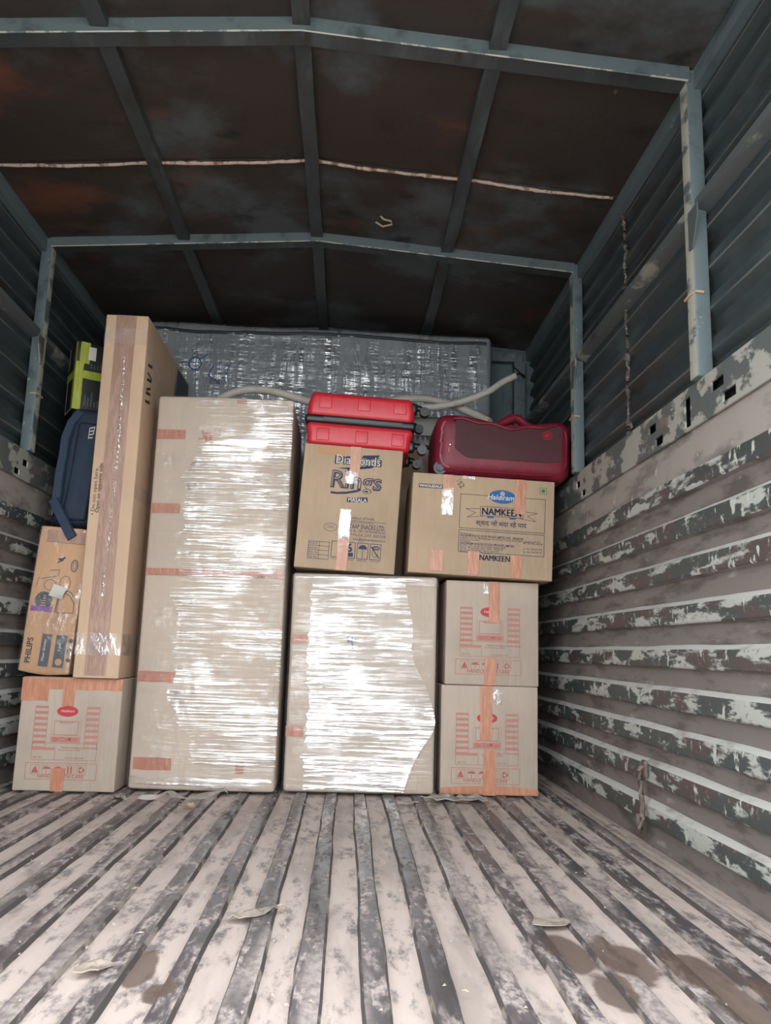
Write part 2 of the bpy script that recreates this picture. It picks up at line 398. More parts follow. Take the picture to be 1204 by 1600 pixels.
for (x0, z1) in ((1.040, -.004), (1.062, -.002)):
    mb.slab(lambda u, v, k: (x0+.017*u+.003*nz(v*14, x0*40), REAR+.01+(HEAD-.05-REAR)*v, -.02 if k == 0 else z1), 1, 40)
mb.build('side_channel', 'floor_dust', floor)

# ---- side walls
LEDGE = [.110, .226, .334, .449, .563, .684, .806, .920, 1.040]
SLOTS = [(1.85, 1.92, 1.210, 1.238), (1.79, 1.86, 1.165, 1.192), (2.045, 2.085, 1.160, 1.243), (2.29, 2.35, 1.212, 1.240), (2.24, 2.30, 1.163, 1.190),
         (3.09, 3.14, 1.205, 1.232), (3.02, 3.07, 1.160, 1.185), (1.02, 1.09, 1.210, 1.238), (.95, 1.02, 1.165, 1.192)]
def make_wall(sg, name, seed):
    X = lambda x: sg*x
    def fix(mb):
        if sg < 0: mb.f = [tuple(reversed(f)) for f in mb.f]
        return mb
    mb = MB(); mb.box(X(1.150) if sg > 0 else X(1.175), X(1.175) if sg > 0 else X(1.150), REAR, HEAD+.03, -.05, 2.30)
    wall = prop(mb.build(name, 'teal_sheet'), kind='structure')
    # recessed ground of the lower panel
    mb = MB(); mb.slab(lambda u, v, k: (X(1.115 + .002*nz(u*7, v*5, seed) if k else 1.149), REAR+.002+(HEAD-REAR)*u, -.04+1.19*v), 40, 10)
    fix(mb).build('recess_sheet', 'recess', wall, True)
    n = 70
    for i, z in enumerate(LEDGE):
        big = i == len(LEDGE)-1
        prof = [(1.119, z+.017) if not big else (1.104, z+.118), (1.097, z+.001), (1.095, z-.004), (1.096, z-.046), (1.099, z-.050), (1.119, z-.055)]
        vs = []; fs = []; P = len(prof); mb = MB()
        for j in range(n+1):
            y = REAR+.004+(HEAD-.01-REAR)*j/n
            d = .004*nz(y*2.1, i*7.7+seed) + .0015*nz(y*11, i*3+seed); dz = .003*nz(y*2.6, i*5+9+seed)
            for (px, pz) in prof: vs.append((X(px+(d if px < 1.12 else 0)), y, pz+dz))
        for j in range(n):
            for q in range(P-1):
                fs.append((j*P+q, j*P+q+1, (j+1)*P+q+1, (j+1)*P+q))
        mb.add(vs, fs)
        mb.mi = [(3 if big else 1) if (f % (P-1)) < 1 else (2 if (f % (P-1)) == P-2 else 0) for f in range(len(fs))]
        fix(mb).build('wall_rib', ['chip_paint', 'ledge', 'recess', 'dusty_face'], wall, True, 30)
    # flat top band with real slots cut through it
    ys = sorted({REAR+.004, HEAD-.01} | {s_[0] for s_ in SLOTS} | {s_[1] for s_ in SLOTS}); zs = sorted({1.150, 1.262} | {s_[2] for s_ in SLOTS} | {s_[3] for s_ in SLOTS})
    mb = MB()
    for y0, y1 in zip(ys[:-1], ys[1:]):
        for z0, z1 in zip(zs[:-1], zs[1:]):
            ym, zm = (y0+y1)/2, (z0+z1)/2
            if any(a < ym < b and c < zm < d for a, b, c, d in SLOTS): continue
            a, b = sorted((X(1.093), X(1.099))); mb.box(a, b, y0, y1, z0, z1)
    a, b = sorted((X(1.093), X(1.150))); mb.box(a, b, REAR+.004, HEAD-.01, 1.262, 1.268)
    mb.build('top_band', 'band_paint', wall)
    a, b = sorted((X(1.120), X(1.123)))
    MB().box(a, b, REAR+.004, HEAD-.01, 1.10, 1.261).build('slot_shade_sheet', 'slot_shade', wall)  # near-black sheet behind the slots stands in for the shade inside
    # upper pressed sheets, one per bay above and below the rail
    bays = list(zip(YR, YR[1:] + [HEAD]))
    for bi, (y0, y1) in enumerate(bays):
        for (z0, z1, per) in ((1.266, 1.735, .117), (1.785, 2.165, .082)):
            prof = []; z = z0
            while z < z1-.01:
                prof += [(1.142, z), (1.140, min(z+per*.44, z1)), (1.122, min(z+per*.56, z1)), (1.119, min(z+per*.60, z1)), (1.119, min(z+per*.66, z1)), (1.126, min(z+per*.97, z1))]; z += per
            m_ = 10; vs = []; fs = []; P = len(prof)
            for j in range(m_+1):
                y = y0+(y1-y0)*j/m_
                for (px, pz) in prof: vs.append((X(px+.003*nz(y*2.3, pz*6, seed+bi)), y, pz))
            for j in range(m_):
                for q in range(P-1): fs.append((j*P+q, (j+1)*P+q, (j+1)*P+q+1, j*P+q+1))
            mb = MB().add(vs, fs); mb.mi = [1 if (f % (P-1)) % 6 == 3 else 0 for f in range(len(fs))]
            fix(mb).build('upper_panel', ['teal_sheet', 'worn_crest'], wall, True, 20)
    # hat rail
    mb = MB(); vs = []; fs = []; prof = [(1.145, 1.730), (1.095, 1.740), (1.086, 1.745), (1.086, 1.768), (1.094, 1.776), (1.145, 1.788)]; P = 6
    for j in range(31):
        y = REAR+.004+(HEAD-.01-REAR)*j/30
        for px, pz in prof: vs.append((X(px), y, pz+.003*nz(y*2, seed)))
    for j in range(30):
        for q in range(P-1): fs.append((j*P+q, (j+1)*P+q, (j+1)*P+q+1, j*P+q+1))
    fix(mb.add(vs, fs)).build('rail', 'rail', wall, True, 20)
    # posts, gusset plates
    for y in YR:
        mb = MB(); mb.rbox(.042, .050, .898, .004, (X(1.098), y, 1.268+.449), 2, (1, 1, 8))
        mb.mi = [0]*len(mb.f); p = mb.build('post', ['teal_beam', 'worn_edge'], wall, True)
        for f_ in p.data.polygons:
            if f_.normal.x*sg < -.9: f_.material_index = 1
        g = MB(); g.prism([(-.028, 0), (.03, 0), (.03, -.03), (-.006, -.11), (-.028, -.11)], lambda u, v, k: (X(1.073+(.004 if k else 0)), y-u-.035, 1.735+v))
        g.build('gusset_plate', 'rail', p)
        MB().tube([(X(1.100), y-.028, 1.50), (X(1.080), y-.028, 1.502), (X(1.074), y-.0, 1.503), (X(1.074), y+.03, 1.50)], .004, 6).build('wire_tie', 'rope', p)
    # eave angle
    mb = MB(); a, b = sorted((X(1.098), X(1.145)))
    mb.box(a, b, REAR+.004, HEAD-.01, 2.105, 2.168)
    mb.build('eave_angle', 'teal_beam', wall)
    # jagged weld where two sheet lengths meet
    for (z0, z1) in ((1.785, 2.10), (1.275, 1.735)):
        mb = MB(); path = []; rr = []
        for j in range(26):
            t = j/25; path.append((X(1.120+.006*nz(t*9, seed+1)), 2.60+.024*nz(t*6+z0, seed)+.010*nz(t*21, seed), z0+(z1-z0)*t)); rr.append(.004+.013*abs(nz(t*9, seed+5)))
        mb.tube(path, rr, 7).build('weld_bead', 'weld', wall, True)
    return wall
wr = make_wall(1, 'wall_right', 1.3)
wl = make_wall(-1, 'wall_left', 8.9)
# bent iron hook on the right wall
hk = thing('lashing_hook', 'bent rusty lashing hook fixed low on the right ribbed wall', 'hook', (1.09, 2.43, .05))
MB().tube([(-.012, 0, .175), (-.02, .004, .16), (-.016, .012, .13), (-.016, .004, .09), (-.017, -.006, .06), (-.022, -.016, .03), (-.030, -.02, .0), (-.026, -.002, -.012), (-.020, .016, .006), (-.022, .02, .035)], .008, 8).build('shank', 'rust_iron', hk, True)
MB().rbox(.012, .03, .05, .004, (-.006, 0, .165), 2, (1, 1, 1)).build('plate', 'rust_iron', hk, True)

# ---- headboard wall
mb = MB(); mb.box(-1.145, 1.145, HEAD, HEAD+.03, -.04, 2.30)
wb = prop(mb.build('wall_back', 'headboard'), kind='structure')
MB().box(-1.07, 1.07, HEAD-.045, HEAD-.002, 2.085, 2.135).build('head_rail', 'teal_beam', wb)
for x in (-1.055, 1.055): MB().rbox(.06, .05, 2.08, .004, (x, HEAD-.03, 1.045), 2, (1, 1, 6)).build('corner_post', 'teal_beam', wb, True)
for x0, x1 in ((-1.02, -.52), (-.50, 0), (.02, .50), (.52, 1.015)):
    mb = MB(); mb.box(x0, x1, HEAD-.016, HEAD-.001, 1.30, 2.075); mb.box(x0, x1, HEAD-.016, HEAD-.001, .02, 1.28)
    mb.build('head_panel', 'headboard', wb)

# ---- ceiling
def zc(x): return RIDGE-(RIDGE-EAVE)*abs(x)/1.1
mb = MB(); sec = [(-1.16, zc(1.16)+.02), (0, RIDGE+.02), (1.16, zc(1.16)+.02)]
mb.add([(x, y, z+dz) for y in (REAR, HEAD+.03) for dz in (0, .05) for x, z in sec],
       [(0, 1, 7, 6), (1, 2, 8, 7), (3, 9, 10, 4), (4, 10, 11, 5), (0, 6, 9, 3), (2, 5, 11, 8), (0, 3, 4, 1), (1, 4, 5, 2), (6, 7, 10, 9), (7, 8, 11, 10)])
ceil = prop(mb.build('ceiling', 'rust_ceiling'), kind='structure')
XP = [-1.10, -.545, 0, .545, 1.10]
YB = [REAR+.01, 1.98, 2.60, 3.13, HEAD-.002]
for bi, (y0, y1) in enumerate(zip(YB[:-1], YB[1:])):
    for xi, (x0, x1) in enumerate(zip(XP[:-1], XP[1:])):
        lap = .004 if bi >= 2 else 0
        def pf(u, v, k):
            x = x0+.002+(x1-x0-.004)*u; y = y0+(y1-y0)*v
            sag = .010*math.sin(math.pi*u)*math.sin(math.pi*v)*(1+.8*nz(x*1.3, y*1.1, 3)) + .003*nz(x*5, y*5, 5)
            return (x, y, zc(x)+.012 if k else zc(x)-sag-lap)
        MB().slab(pf, 10, 10).build('ceiling_panel', 'rust_ceiling', ceil, True)
# pale torn seam across the ceiling at the sheet joint
for xi, (x0, x1) in enumerate(zip(XP[:-1], XP[1:])):
    path = []; rr = []
    for j in range(31):
        t = j/30; x = x0+.02+(x1-x0-.04)*t
        path.append((x, 2.598+.006*nz(x*9, 2)+.003*nz(x*40, 7), zc(x)-.010-.006*math.sin(math.pi*t))); rr.append(.005+.004*abs(nz(x*23, 5)))
    MB().tube(path, rr, 7).build('torn_seam', 'seam', ceil, True)
# rafters (two straight halves each) and purlins
for y in YR:
    mb = MB()
    for sg in (-1, 1):
        vs = []
        for x in (0, sg*1.085):
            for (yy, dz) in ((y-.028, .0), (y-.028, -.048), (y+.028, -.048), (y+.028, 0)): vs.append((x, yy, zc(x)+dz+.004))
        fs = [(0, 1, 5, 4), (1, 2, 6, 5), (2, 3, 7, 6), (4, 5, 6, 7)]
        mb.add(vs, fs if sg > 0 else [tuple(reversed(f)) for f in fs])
    mb.mi = [0, 1, 0, 0]*2; rf = mb.build('rafter', ['teal_beam', 'purlin'], ceil)  # undersides take the duller paint: their shade is put into the colour
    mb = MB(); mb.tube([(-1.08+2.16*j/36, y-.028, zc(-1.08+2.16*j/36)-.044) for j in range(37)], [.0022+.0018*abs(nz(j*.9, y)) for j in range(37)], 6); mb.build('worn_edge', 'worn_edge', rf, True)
for y0, y1 in zip([REAR+.01]+[y+.028 for y in YR[1:]], [y-.028 for y in YR[1:]]+[HEAD-.005]):
    for x in (-.545, 0, .545):
        mb = MB(); h = .028
        mb.slab(lambda u, v, k: (x-.024+.048*u+.004*nz(v*3+y0, x*9), y0+(y1-y0)*v, zc(x)+.006 if k else zc(x)-h+.002*nz(v*6, x)), 2, 14)
        mb.build('purlin', 'purlin', ceil)
fr = thing('frayed_rope_scrap', 'short frayed jute scrap dangling from the rusty ceiling', 'rope scrap', (.27, 2.93, zc(.27)-.012))
MB().tube([(-.03, .02, .0), (0, .03, -.012), (.035, .01, -.012), (.03, -.01, -.010), (.0, -.025, -.012), (-.012, -.03, -.002)], .004, 6).build('strand', 'rope', fr, True)

# ---- ground outside the open tail
g = MB(); g.box(-30, 30, -40, 30, -1.25, -1.15); prop(g.build('ground', 'asphalt'), kind='structure')

# ================================================================== the cargo
def front_fn(w_, d_):
    return lambda u, v, e: (u-w_/2, -d_/2-e, v)
def body(parent, w_, d_, h_, mat, r=.004, bulge=.0, seed=0, name='body', n=(6, 4, 6)):
    def disp(p, nn):
        a = bulge*max(0, 1-(2*p.x/w_)**2)*max(0, 1-(2*p.z/h_)**2)
        e_ = .0012*nz(p.x*11+seed, p.y*11, p.z*11)
        return Vector((nn.x*(a*.5+e_), (nn.y*a if nn.y > .5 or bulge else 0), 0))
    mb = MB(); mb.rbox(w_, d_, h_, r, (0, 0, h_/2), 2, n, disp)
    return mb.build(name, mat, parent, True, 50)
def strip(parent, fn, u0, v0, u1, v1, mat='tape', name='tape', th=.0012, wob=.002, seed=0.0, base=.0009):
    """tape strip lying on a face with slightly uneven edges"""
    mb = MB(); tall = (v1-v0) > (u1-u0); n = 14
    def f(a, b, k):
        if tall:
            v = v0+(v1-v0)*b; s0 = wob*nz(v*22+seed, 1.7); s1 = wob*nz(v*22+seed, 8.8); u = u0+s0+(u1-u0+s1-s0)*a
        else:
            u = u0+(u1-u0)*b; s0 = wob*nz(u*22+seed, 1.7); s1 = wob*nz(u*22+seed, 8.8); v = v1+s0+(v0-v1+s1-s0)*a
        return fn(u, v, base+(th if k else 0)+.0006*nz(u*70+seed, v*70)*(1 if k else 0))
    mb.slab(f, 3, n); return mb.build(name, mat, parent, True)

# ---- three identical-make cartons with red print
def red_carton(label, loc, rot, w_, d_, h_, seed, tapes, bottom_tape=False, top_tape=False, logo=True):
    t = thing('carton', label, 'carton', loc, rot, 'cartons with red print')
    body(t, w_, d_, h_, 'kraft_pale', .005, 0, seed)
    fn = front_fn(w_, d_); P = Print(fn); k = w_/.38
    cx = w_*.475; y = lambda v: v*h_
    bw = .050*k; gap = .072*k
    for sgn in (-1, 1):
        c = cx+sgn*(gap+bw/2)
        for i in range(7):
            top = .745-.052*i
            P.rect(c-bw/2, y(top-.016), c+bw/2, y(top), 1); P.frame(c-bw/2, y(top-.052), c+bw/2, y(top-.016), .0012, 0)
    P.ell(cx, y(.70), .040*k, .020*k, 2); P.text('Haldiram', cx, y(.692), .014*k, 3, e=.0010, shear=.2)
    P.frame(cx-.045*k, y(.49), cx+.045*k, y(.61), .0016, 0); P.text('PRODUCT', cx, y(.588), .011*k, 0)
    P.frame(cx-.054*k, y(.485), cx+.054*k, y(.62), .0010, 1)
    P.rect(cx-.055*k, y(.425), cx+.055*k, y(.475), 1); P.text('Oo*T*wM*oo', cx, y(.444), .016*k, 0, bold=.02); P.text('VISIT OUR OUTLETS', cx, y(.429), .010*k, 0)
    x0, x1 = cx-gap-bw, cx+gap+bw
    P.frame(x0, y(.27), x1, y(.42), .0012, 0); P.line([(cx-.034*k, y(.27)), (cx-.034*k, y(.38))], .0012)
    P.rect(x0, y(.355), cx-.036*k, y(.38), 1)
    for q, ln in enumerate(('Manufactured by :', 'Food products of India')): P.text(ln, cx+.02*k, y(.375-.022*q), .009*k, 0)
    P.text('Marketed by the company', cx+.085*k, y(.372), .008*k, 0); P.text('www.snacks.com', cx+.04*k, y(.285), .010*k, 0); P.text('NET WT.', x0+.026*k, y(.285), .009*k, 0)
    # care symbols
    x0 -= .016*k; x1 += .006*k
    P.frame(x0, y(.10), x1, y(.245), .0014, 0)
    for q in range(5):
        u = x0+.036*k+q*.043*k; v = y(.187); P.frame(u-.017*k, v-.017*k, u+.017*k, v+.017*k, .0011, 0)
        if q == 0: P.poly([(u-.013*k, v-.012*k), (u+.013*k, v-.012*k), (u+.002*k, v+.013*k), (u-.006*k, v+.004*k)], 0)
        if q in (1, 2): P.poly([(u+.015*k*math.cos(a*math.pi/8), v+.002*k+.010*k*math.sin(a*math.pi/8)) for a in range(9)], 0); P.line([(u, v), (u, v-.014*k)], .002)
        if q == 3:
            for du in (-.006, .006): P.rect(u+du*k-.003*k, v-.013*k, u+du*k+.003*k, v+.006*k); P.poly([(u+du*k-.005*k, v+.006*k), (u+du*k+.005*k, v+.006*k), (u+du*k, v+.014*k)])
        if q == 4: P.ring(u, v, .011*k, .011*k, .003, 0, seg=3); P.ring(u, v, .011*k, .011*k, .002, 0, seg=10)
    P.text('HANDLE WITH CARE', (x0+x1)/2, y(.117), .018*k, 0, bold=.01)
    P.build('print', ['ink_red', 'ink_redpink', 'ink_logo_red', 'ink_white'], t)
    for j, (u0, v0, u1, v1, m_) in enumerate(tapes): strip(t, fn, u0*w_, v0*h_, u1*w_, v1*h_, m_, 'tape' if m_ != 'film_clear' else 'clear_tape', seed=seed+j*3.3, base=.0014+.0006*j)
    if bottom_tape:
        def fb(a, b, k): u = w_*b; v = h_*(.010+.075*a*(1-.35*(2*b-1)**2)); return fn(u, v, .001+(.0016 if k else 0))
        mb = MB(); mb.slab(lambda a, b, k: fb(1-a, b, k), 4, 16); mb.build('bottom_tape', 'tape', t, True)
    if top_tape:
        strip(t, fn, .0, h_*.895, w_, h_*.995, 'tape', 'top_tape', seed=4, base=.001)
        strip(t, fn, .0, h_*.79, w_*.27, h_*.90, 'tape', 'top_tape', seed=9, base=.0012)
    # fold line of the front edge
    P = Print(fn); P.line([(w_*.955, .002), (w_*.955, h_-.002)], .0012, 0, .0004); P.build('edge_crease', ['kraft'], t)
    return t
red_carton('carton with red print on the floor at far left, under the tall narrow carton', (-.820, 3.283, 0), (0, 0, 0), .366, .40, .404, 1.0,
           [(.41, .75, .53, 1.0, 'tape'), (.375, 0, .50, .20, 'tape')], top_tape=True)
red_carton('carton with red print on the floor at right, orange tape along its bottom edge', (.7565, 3.400, 0), (0, 0, 0), .382, .40, .413, 2.0,
           [(.40, .50, .525, 1.0, 'tape'), (.44, .0, .565, .41, 'tape'), (.53, .83, .63, .97, 'film_clear')], bottom_tape=True)
red_carton('carton with red print and vertical tape stacked directly beneath the blue-printed wide carton', (.762, 3.400, .4145), (0, .003, .01), .374, .40, .410, 3.0,
           [(.46, .60, .575, 1.0, 'tape'), (.42, .0, .54, .26, 'tape'), (.40, .88, .46, .99, 'film_clear')])

# ---- tall narrow television carton
tv = thing('television_carton', 'tall narrow brown carton on end with brown tape running down its front edge', 'carton', (-.7303, 3.455, .406))
w_, d_, h_ = .1665, .81, 1.417
body(tv, w_, d_, h_, 'kraft_tv', .005, 0, 5, n=(3, 6, 10))
fn = front_fn(w_, d_)
strip(tv, fn, w_*.25, .01, w_*.72, h_-.002, 'tape_tv', 'tape', seed=2)
for j, (v0, v1) in enumerate(((.085, .165), (1.295, 1.36))): strip(tv, fn, 0.0, v0, w_, v1, 'film_clear', 'clear_tape', seed=5+j, base=.003)
# twisted loose tape fold down the middle
mb = MB()
for q in range(2):
    path = []
    for j in range(90):
        t = j/89; z = .30+t*.98; u = w_*(.50+.05*math.sin(t*3)) ; a = t*48+q*math.pi
        path.append((u-w_/2+.0045*math.cos(a)*(.4+.6*math.sin(math.pi*t)), -d_/2-.005-.002*math.sin(a), z))
    mb.tube(path, .0030, 5)
mb.build('tape_fold', 'film_loose', tv, True)
P = Print(fn)
P.text('• Do not open here.', w_*.145, .70, .021, 0, rot=math.pi/2, width=.185); P.text('Open on opposite side.', w_*.245, .715, .021, 0, rot=math.pi/2, width=.195, e=.0030)
P.build('print', ['ink_black'], tv)
sfn = lambda u, v, e: (w_/2+e, -d_/2+u, v)   # right side face
P = Print(sfn)
P.rect(.52, .45, .805, 1.40, 0)
P.ell(.66, 1.18, .055, .055, 1, .0010); P.ell(.66, 1.18, .030, .030, 0, .0013)
for j, (v, hh) in enumerate(((1.08, .05), (1.115, .05), (1.17, .045), (1.23, .03))): P.line([(.045, v), (.115, v+.012)], .012, 2)
P.line([(.05, 1.13), (.11, 1.15)], .010, 2); P.line([(.05, 1.20), (.12, 1.19)], .010, 2)
P.build('side_print', ['tv_blue', 'kraft_tv', 'ink_black'], tv)
# clear tape band strapped diagonally over the side
mb = MB(); mb.slab(lambda a, b, k: sfn(.03+.60*b, 1.335-.22*b-.07*a+.004*nz(b*14, a*3), .001+(.0015 if k else 0)), 3, 20); mb.build('clear_tape', 'film_clear', tv, True)
mb = MB(); mb.slab(lambda a, b, k: sfn(.0+.25*b, .165-.08*a, .001+(.0015 if k else 0)), 3, 10); mb.build('clear_tape', 'film_clear', tv, True)
mb = MB(); mb.slab(lambda a, b, k: sfn(.0+.30*b, .735-.055*a, .001+(.0015 if k else 0)), 3, 10); mb.build('clear_tape', 'film_clear', tv, True)

# ---- appliance carton behind/left of the tall carton
ap = thing('appliance_carton', 'orange-brown appliance carton with kettle drawings and purple stripe, leaning by the left wall', 'carton', (-.946, 3.27, .412), (0, .060, 0))
w_, d_, h_ = .190, .30, .552
def apd(p, nn):
    s_ = .010*(1-(2*p.x/w_)**2) if nn.z < -.5 else 0
    return Vector((.002*nz(p.z*8, 3), -.004*max(0, 1-(2*p.z/h_)**2) if nn.y < -.5 else 0, -s_+.002*nz(p.x*20, p.y*9)))
mb = MB(); mb.rbox(w_, d_, h_, .006, (0, 0, h_/2+.008), 2, (5, 4, 8), apd); mb.build('body', 'kraft_orange', ap, True, 50)
fn = lambda u, v, e: (u-w_/2, -d_/2-.0048-e, v)
P = Print(fn)
P.rect(.072, .030, .108, .150, 0); P.rect(.125, .030, .165, .150, 0); P.ell(.146, .050, .013, .013, 2, .001)
for q in range(3): P.ell(.180, .060+.036*q, .008, .008, 0)
P.text('PHILIPS', .040, .085, .030, 1, rot=math.pi/2, bold=.02)
P.text('Mixer Grinder', .090, .09, .014, 3, rot=math.pi/2, e=.001); P.text('3 Jars', .146, .105, .014, 3, rot=math.pi/2, e=.001)
P.rect(.012, .232, .092, .252, 4, .0009); P.ell(.055, .275, .033, .033, 0)
for q in range(5): P.line([(.045+.002*q, .255+.009*q), (.066-.001*q, .256+.009*q)], .003, 2, .001)
# line drawings: kettle, jars, lid, bowl
P.line([(.110, .232), (.112, .300), (.125, .312), (.150, .300), (.170, .272), (.172, .236), (.110, .232)], .0025, 0)
P.ring(.138, .292, .026, .024, .003, 0, a0=.2, a1=2.9); P.line([(.104, .232), (.108, .300)], .005, 0)
P.ring(.070, .335, .022, .020, .002, 0); P.line([(.030, .355), (.095, .372), (.098, .394), (.060, .390)], .002, 0)
P.ring(.125, .345, .020, .028, .002, 0); P.ring(.150, .415, .012, .022, .004, 0); P.ring(.150, .415, .006, .014, .002, 0)
P.line([(.085, .420), (.110, .445), (.100, .428), (.086, .436), (.104, .438)], .005, 0); P.line([(.020, .330), (.025, .360)], .002, 0)
P.build('print', ['ink_grey', 'ink_black', 'kraft_orange', 'ink_white', 'ink_purple'], ap)
mb = MB(); mb.rbox(w_+.007, d_+.012, h_+.004, .008, (0, 0, h_/2+.007), 2, (8, 4, 16), lambda p, nn: nn*.002*nz(p.x*40, p.y*20, p.z*30)); mb.build('stretch_wrap', 'film_clear', ap, True)
mb = MB(); mb.slab(lambda a, b, k: fn(.072+.055*b+.014*a, .295+.045*a-.014*b, .004+.020*math.sin(math.pi*a)*b+(.001 if k else 0)), 5, 5); mb.build('torn_label', 'ink_white', ap, True)
strip(ap, fn, .03, .50, .19, .545, 'tape_tv', 'tape', seed=3)

# ---- navy bag
bg_ = thing('laptop_bag', 'navy blue fabric bag with strap wedged upright between wall and tall carton', 'bag', (-.930, 3.33, .984), (0, .085, 0))
w_, d_, h_ = .150, .30, .490
mb = MB(); mb.rbox(w_, d_, h_, .035, (0, 0, h_/2), 4, (4, 4, 8), lambda p, nn: Vector((nn.x, nn.y, 0))*(.010*nz(p.x*6, p.y*5, p.z*6)+.006*math.sin(math.pi*(p.z/h_+.5)))); mb.build('body', 'navy', bg_, True, 60)
mb = MB(); mb.rbox(.095, .03, .40, .014, (.020, -.152, .225), 3, (3, 1, 6), lambda p, nn: nn*.004*nz(p.x*9, p.z*9)); mb.build('front_pocket', 'navy', bg_, True, 60)
def band(path, wdt, th, mat, parent, name='strap'):
    mb = MB(); n = len(path); vs = []; fs = []
    for i, p in enumerate(path):
        p = Vector(p); t = (Vector(path[min(i+1, n-1)])-Vector(path[max(i-1, 0)])).normalized(); a = t.cross(Vector((0, 1, 0))).normalized()
        for (s0, q) in ((-1, 1), (-.8, -1), (.8, -1), (1, 1)): vs.append(tuple(p+a*wdt/2*s0+Vector((0, th/2*q, 0))))
    for i in range(n-1):
        for k in range(4): fs.append((i*4+k, i*4+(k+1) % 4, (i+1)*4+(k+1) % 4, (i+1)*4+k))
    fs += [(3, 2, 1, 0), tuple(range(4*n-4, 4*n))]
    return mb.add(vs, fs).build(name, mat, parent, True, 60)
band([(-.030, -.150, .470), (-.055, -.165, .42), (-.066, -.170, .35), (-.063, -.168, .28), (-.060, -.178, .20), (-.052, -.182, .12), (-.055, -.178, .075)], .036, .012, 'navy_strap', bg_)
band([(-.060, -.190, .095), (-.035, -.200, .060), (.005, -.214, .010), (.035, -.222, -.030), (.052, -.226, -.050)], .040, .012, 'navy_strap', bg_, 'strap_pad')
MB().rbox(.030, .012, .035, .005, (-.075, -.155, .05), 2, (1, 1, 1)).build('buckle', 'black_plastic', bg_, True)
P = Print(lambda u, v, e: (u, -.1685-e, v)); [P.line([(.022, .36+.014*k_), (.040, .365+.014*k_)], .005, 0) for k_ in range(4)]; P.line([(.024, .36), (.022, .40)], .003, 0); P.line([(.040, .378), (.041, .412)], .003, 0); P.build('logo', ['ink_white'], bg_)

# ---- black carton with yellow-green tape
bk = thing('black_carton', 'small black printed carton bound with yellow-green tape, atop the navy bag', 'carton', (-.936, 3.315, 1.478), (0, 0, math.radians(31)))
w_, d_, h_ = .165, .135, .290
body(bk, w_, d_, h_, 'black_carton', .003, 0, 3)
fn = front_fn(w_, d_); lfn = lambda u, v, e: (-w_/2-e, d_/2-u, v)
strip(bk, fn, -.001, .0, .030, .205, 'tape_yellow', seed=1); strip(bk, fn, .012, .200, .050, .292, 'tape_yellow', seed=6)
strip(bk, fn, -.002, .135, w_, .170, 'tape_yellow', seed=2, base=.002)
strip(bk, lfn, .0, .135, d_, .170, 'tape_yellow', seed=2, base=.002); strip(bk, lfn, d_-.028, .0, d_+.001, .290, 'tape_yellow', seed=8)
P = Print(fn)
P.rect(.045, .218, .075, .275, 0, .0024)
for q, L in enumerate((.045, .036, .060, .022, .030)): P.line([(.046+.013*q, .020), (.046+.013*q, .020+L)], .006, 1)
for q, L in enumerate((.020, .016, .018, .034, .012)): P.line([(.060+.013*q, .182), (.060+.013*q, .182+L)], .005, 1)
P.line([(.118, .012), (.120, .105)], .003, 1); P.rect(.138, .012, .150, .075, 1); P.line([(.05, .012), (.10, .010)], .0015, 1)
P.rect(0, 0.0, w_, .004, 0)
P.build('print', ['ink_white', 'grey_zip'], bk)
P = Print(lfn); P.rect(0, 0, .012, h_, 0); P.rect(0, 0, d_, .004, 1); P.build('side_print', ['kraft_pale', 'ink_white'], bk)

# ---- tall wrapped carton (refrigerator) and squat wrapped carton (washing machine)
def wrapped(name, label, loc, w_, d_, h_, seed, mat_f, n, bul=.006, bowx=None, bowd=0.0):
    t = thing(name, label, 'carton', loc)
    bow = lambda x: bowd*max(0.0, (bowx-x)/(bowx+w_/2))**1.25 if bowx is not None else 0.0
    mb = MB(); mb.rbox(w_-.016, d_-.016, h_-.008, .012, (0, 0, h_/2), 2, (16, 4, 12), lambda p, nn: Vector((.001*nz(p.z*9), bow(p.x) if p.y < 0 else 0, 0)))
    mb.build('body', 'kraft_wrap', t, True, 50)
    def dz(p, nn):
        a = bul*nz(p.x*3.1+seed, p.z*2.2)+.0020*nz(p.x*6, p.z*60+seed)+.0018*nz(p.x*3, p.z*26-seed)
        return Vector((nn.x*(.002+a*.4), nn.y*(a+.001)+(bow(p.x) if p.y < 0 else 0), nn.z*.001))
    mb = MB(); mb.rbox(w_-.004, d_-.004, h_-.002, .018, (0, 0, h_/2+.001), 3, n, dz)
    mb.build('stretch_wrap', mat_f, t, True, 70)
    return t, (lambda u, v, e: (u-w_/2, -d_/2+.0075-e+bow(u-w_/2), v))
fg, fn = wrapped('refrigerator_carton', 'tallest cardboard carton, film-wrapped with horizontal red-brown tape bands, standing left of centre', (-.334, 3.41, 0), .560, .58, 1.530, 2.0, 'film_soft', (20, 6, 60), .005, -.04, .018)
W, H = .56, 1.53
for j, (u0, v0, u1, v1) in enumerate(((.012, 1.345, .20, 1.385), (.20, 1.335, .30, 1.375), (.012, 1.045, .145, 1.085), (.012, .800, .548, .828), (.012, .395, .155, .435), (.022, .075, .165, .120))):
    strip(fg, fn, u0, v0, u1, v1, 'tape_red', seed=j*2.0, base=.0006)
strip(fg, fn, .325, 1.30, .365, 1.515, 'tape_red', seed=11, base=.0007); strip(fg, fn, .405, .07, .435, .33, 'tape_red', seed=12, base=.0007)
mb = MB(); mb.slab(lambda a, b, k: fn(.172+.36*a, .125+.66*b, .0015 if not k else .0035), 3, 3); mb.build('overlap_panel', 'kraft_wrap', fg)
mb = MB(); mb.slab(lambda a, b, k: fn(.128+.40*a, .835+.665*b, .0012 if not k else .0030), 3, 3); mb.build('overlap_panel', 'kraft_wrap', fg)
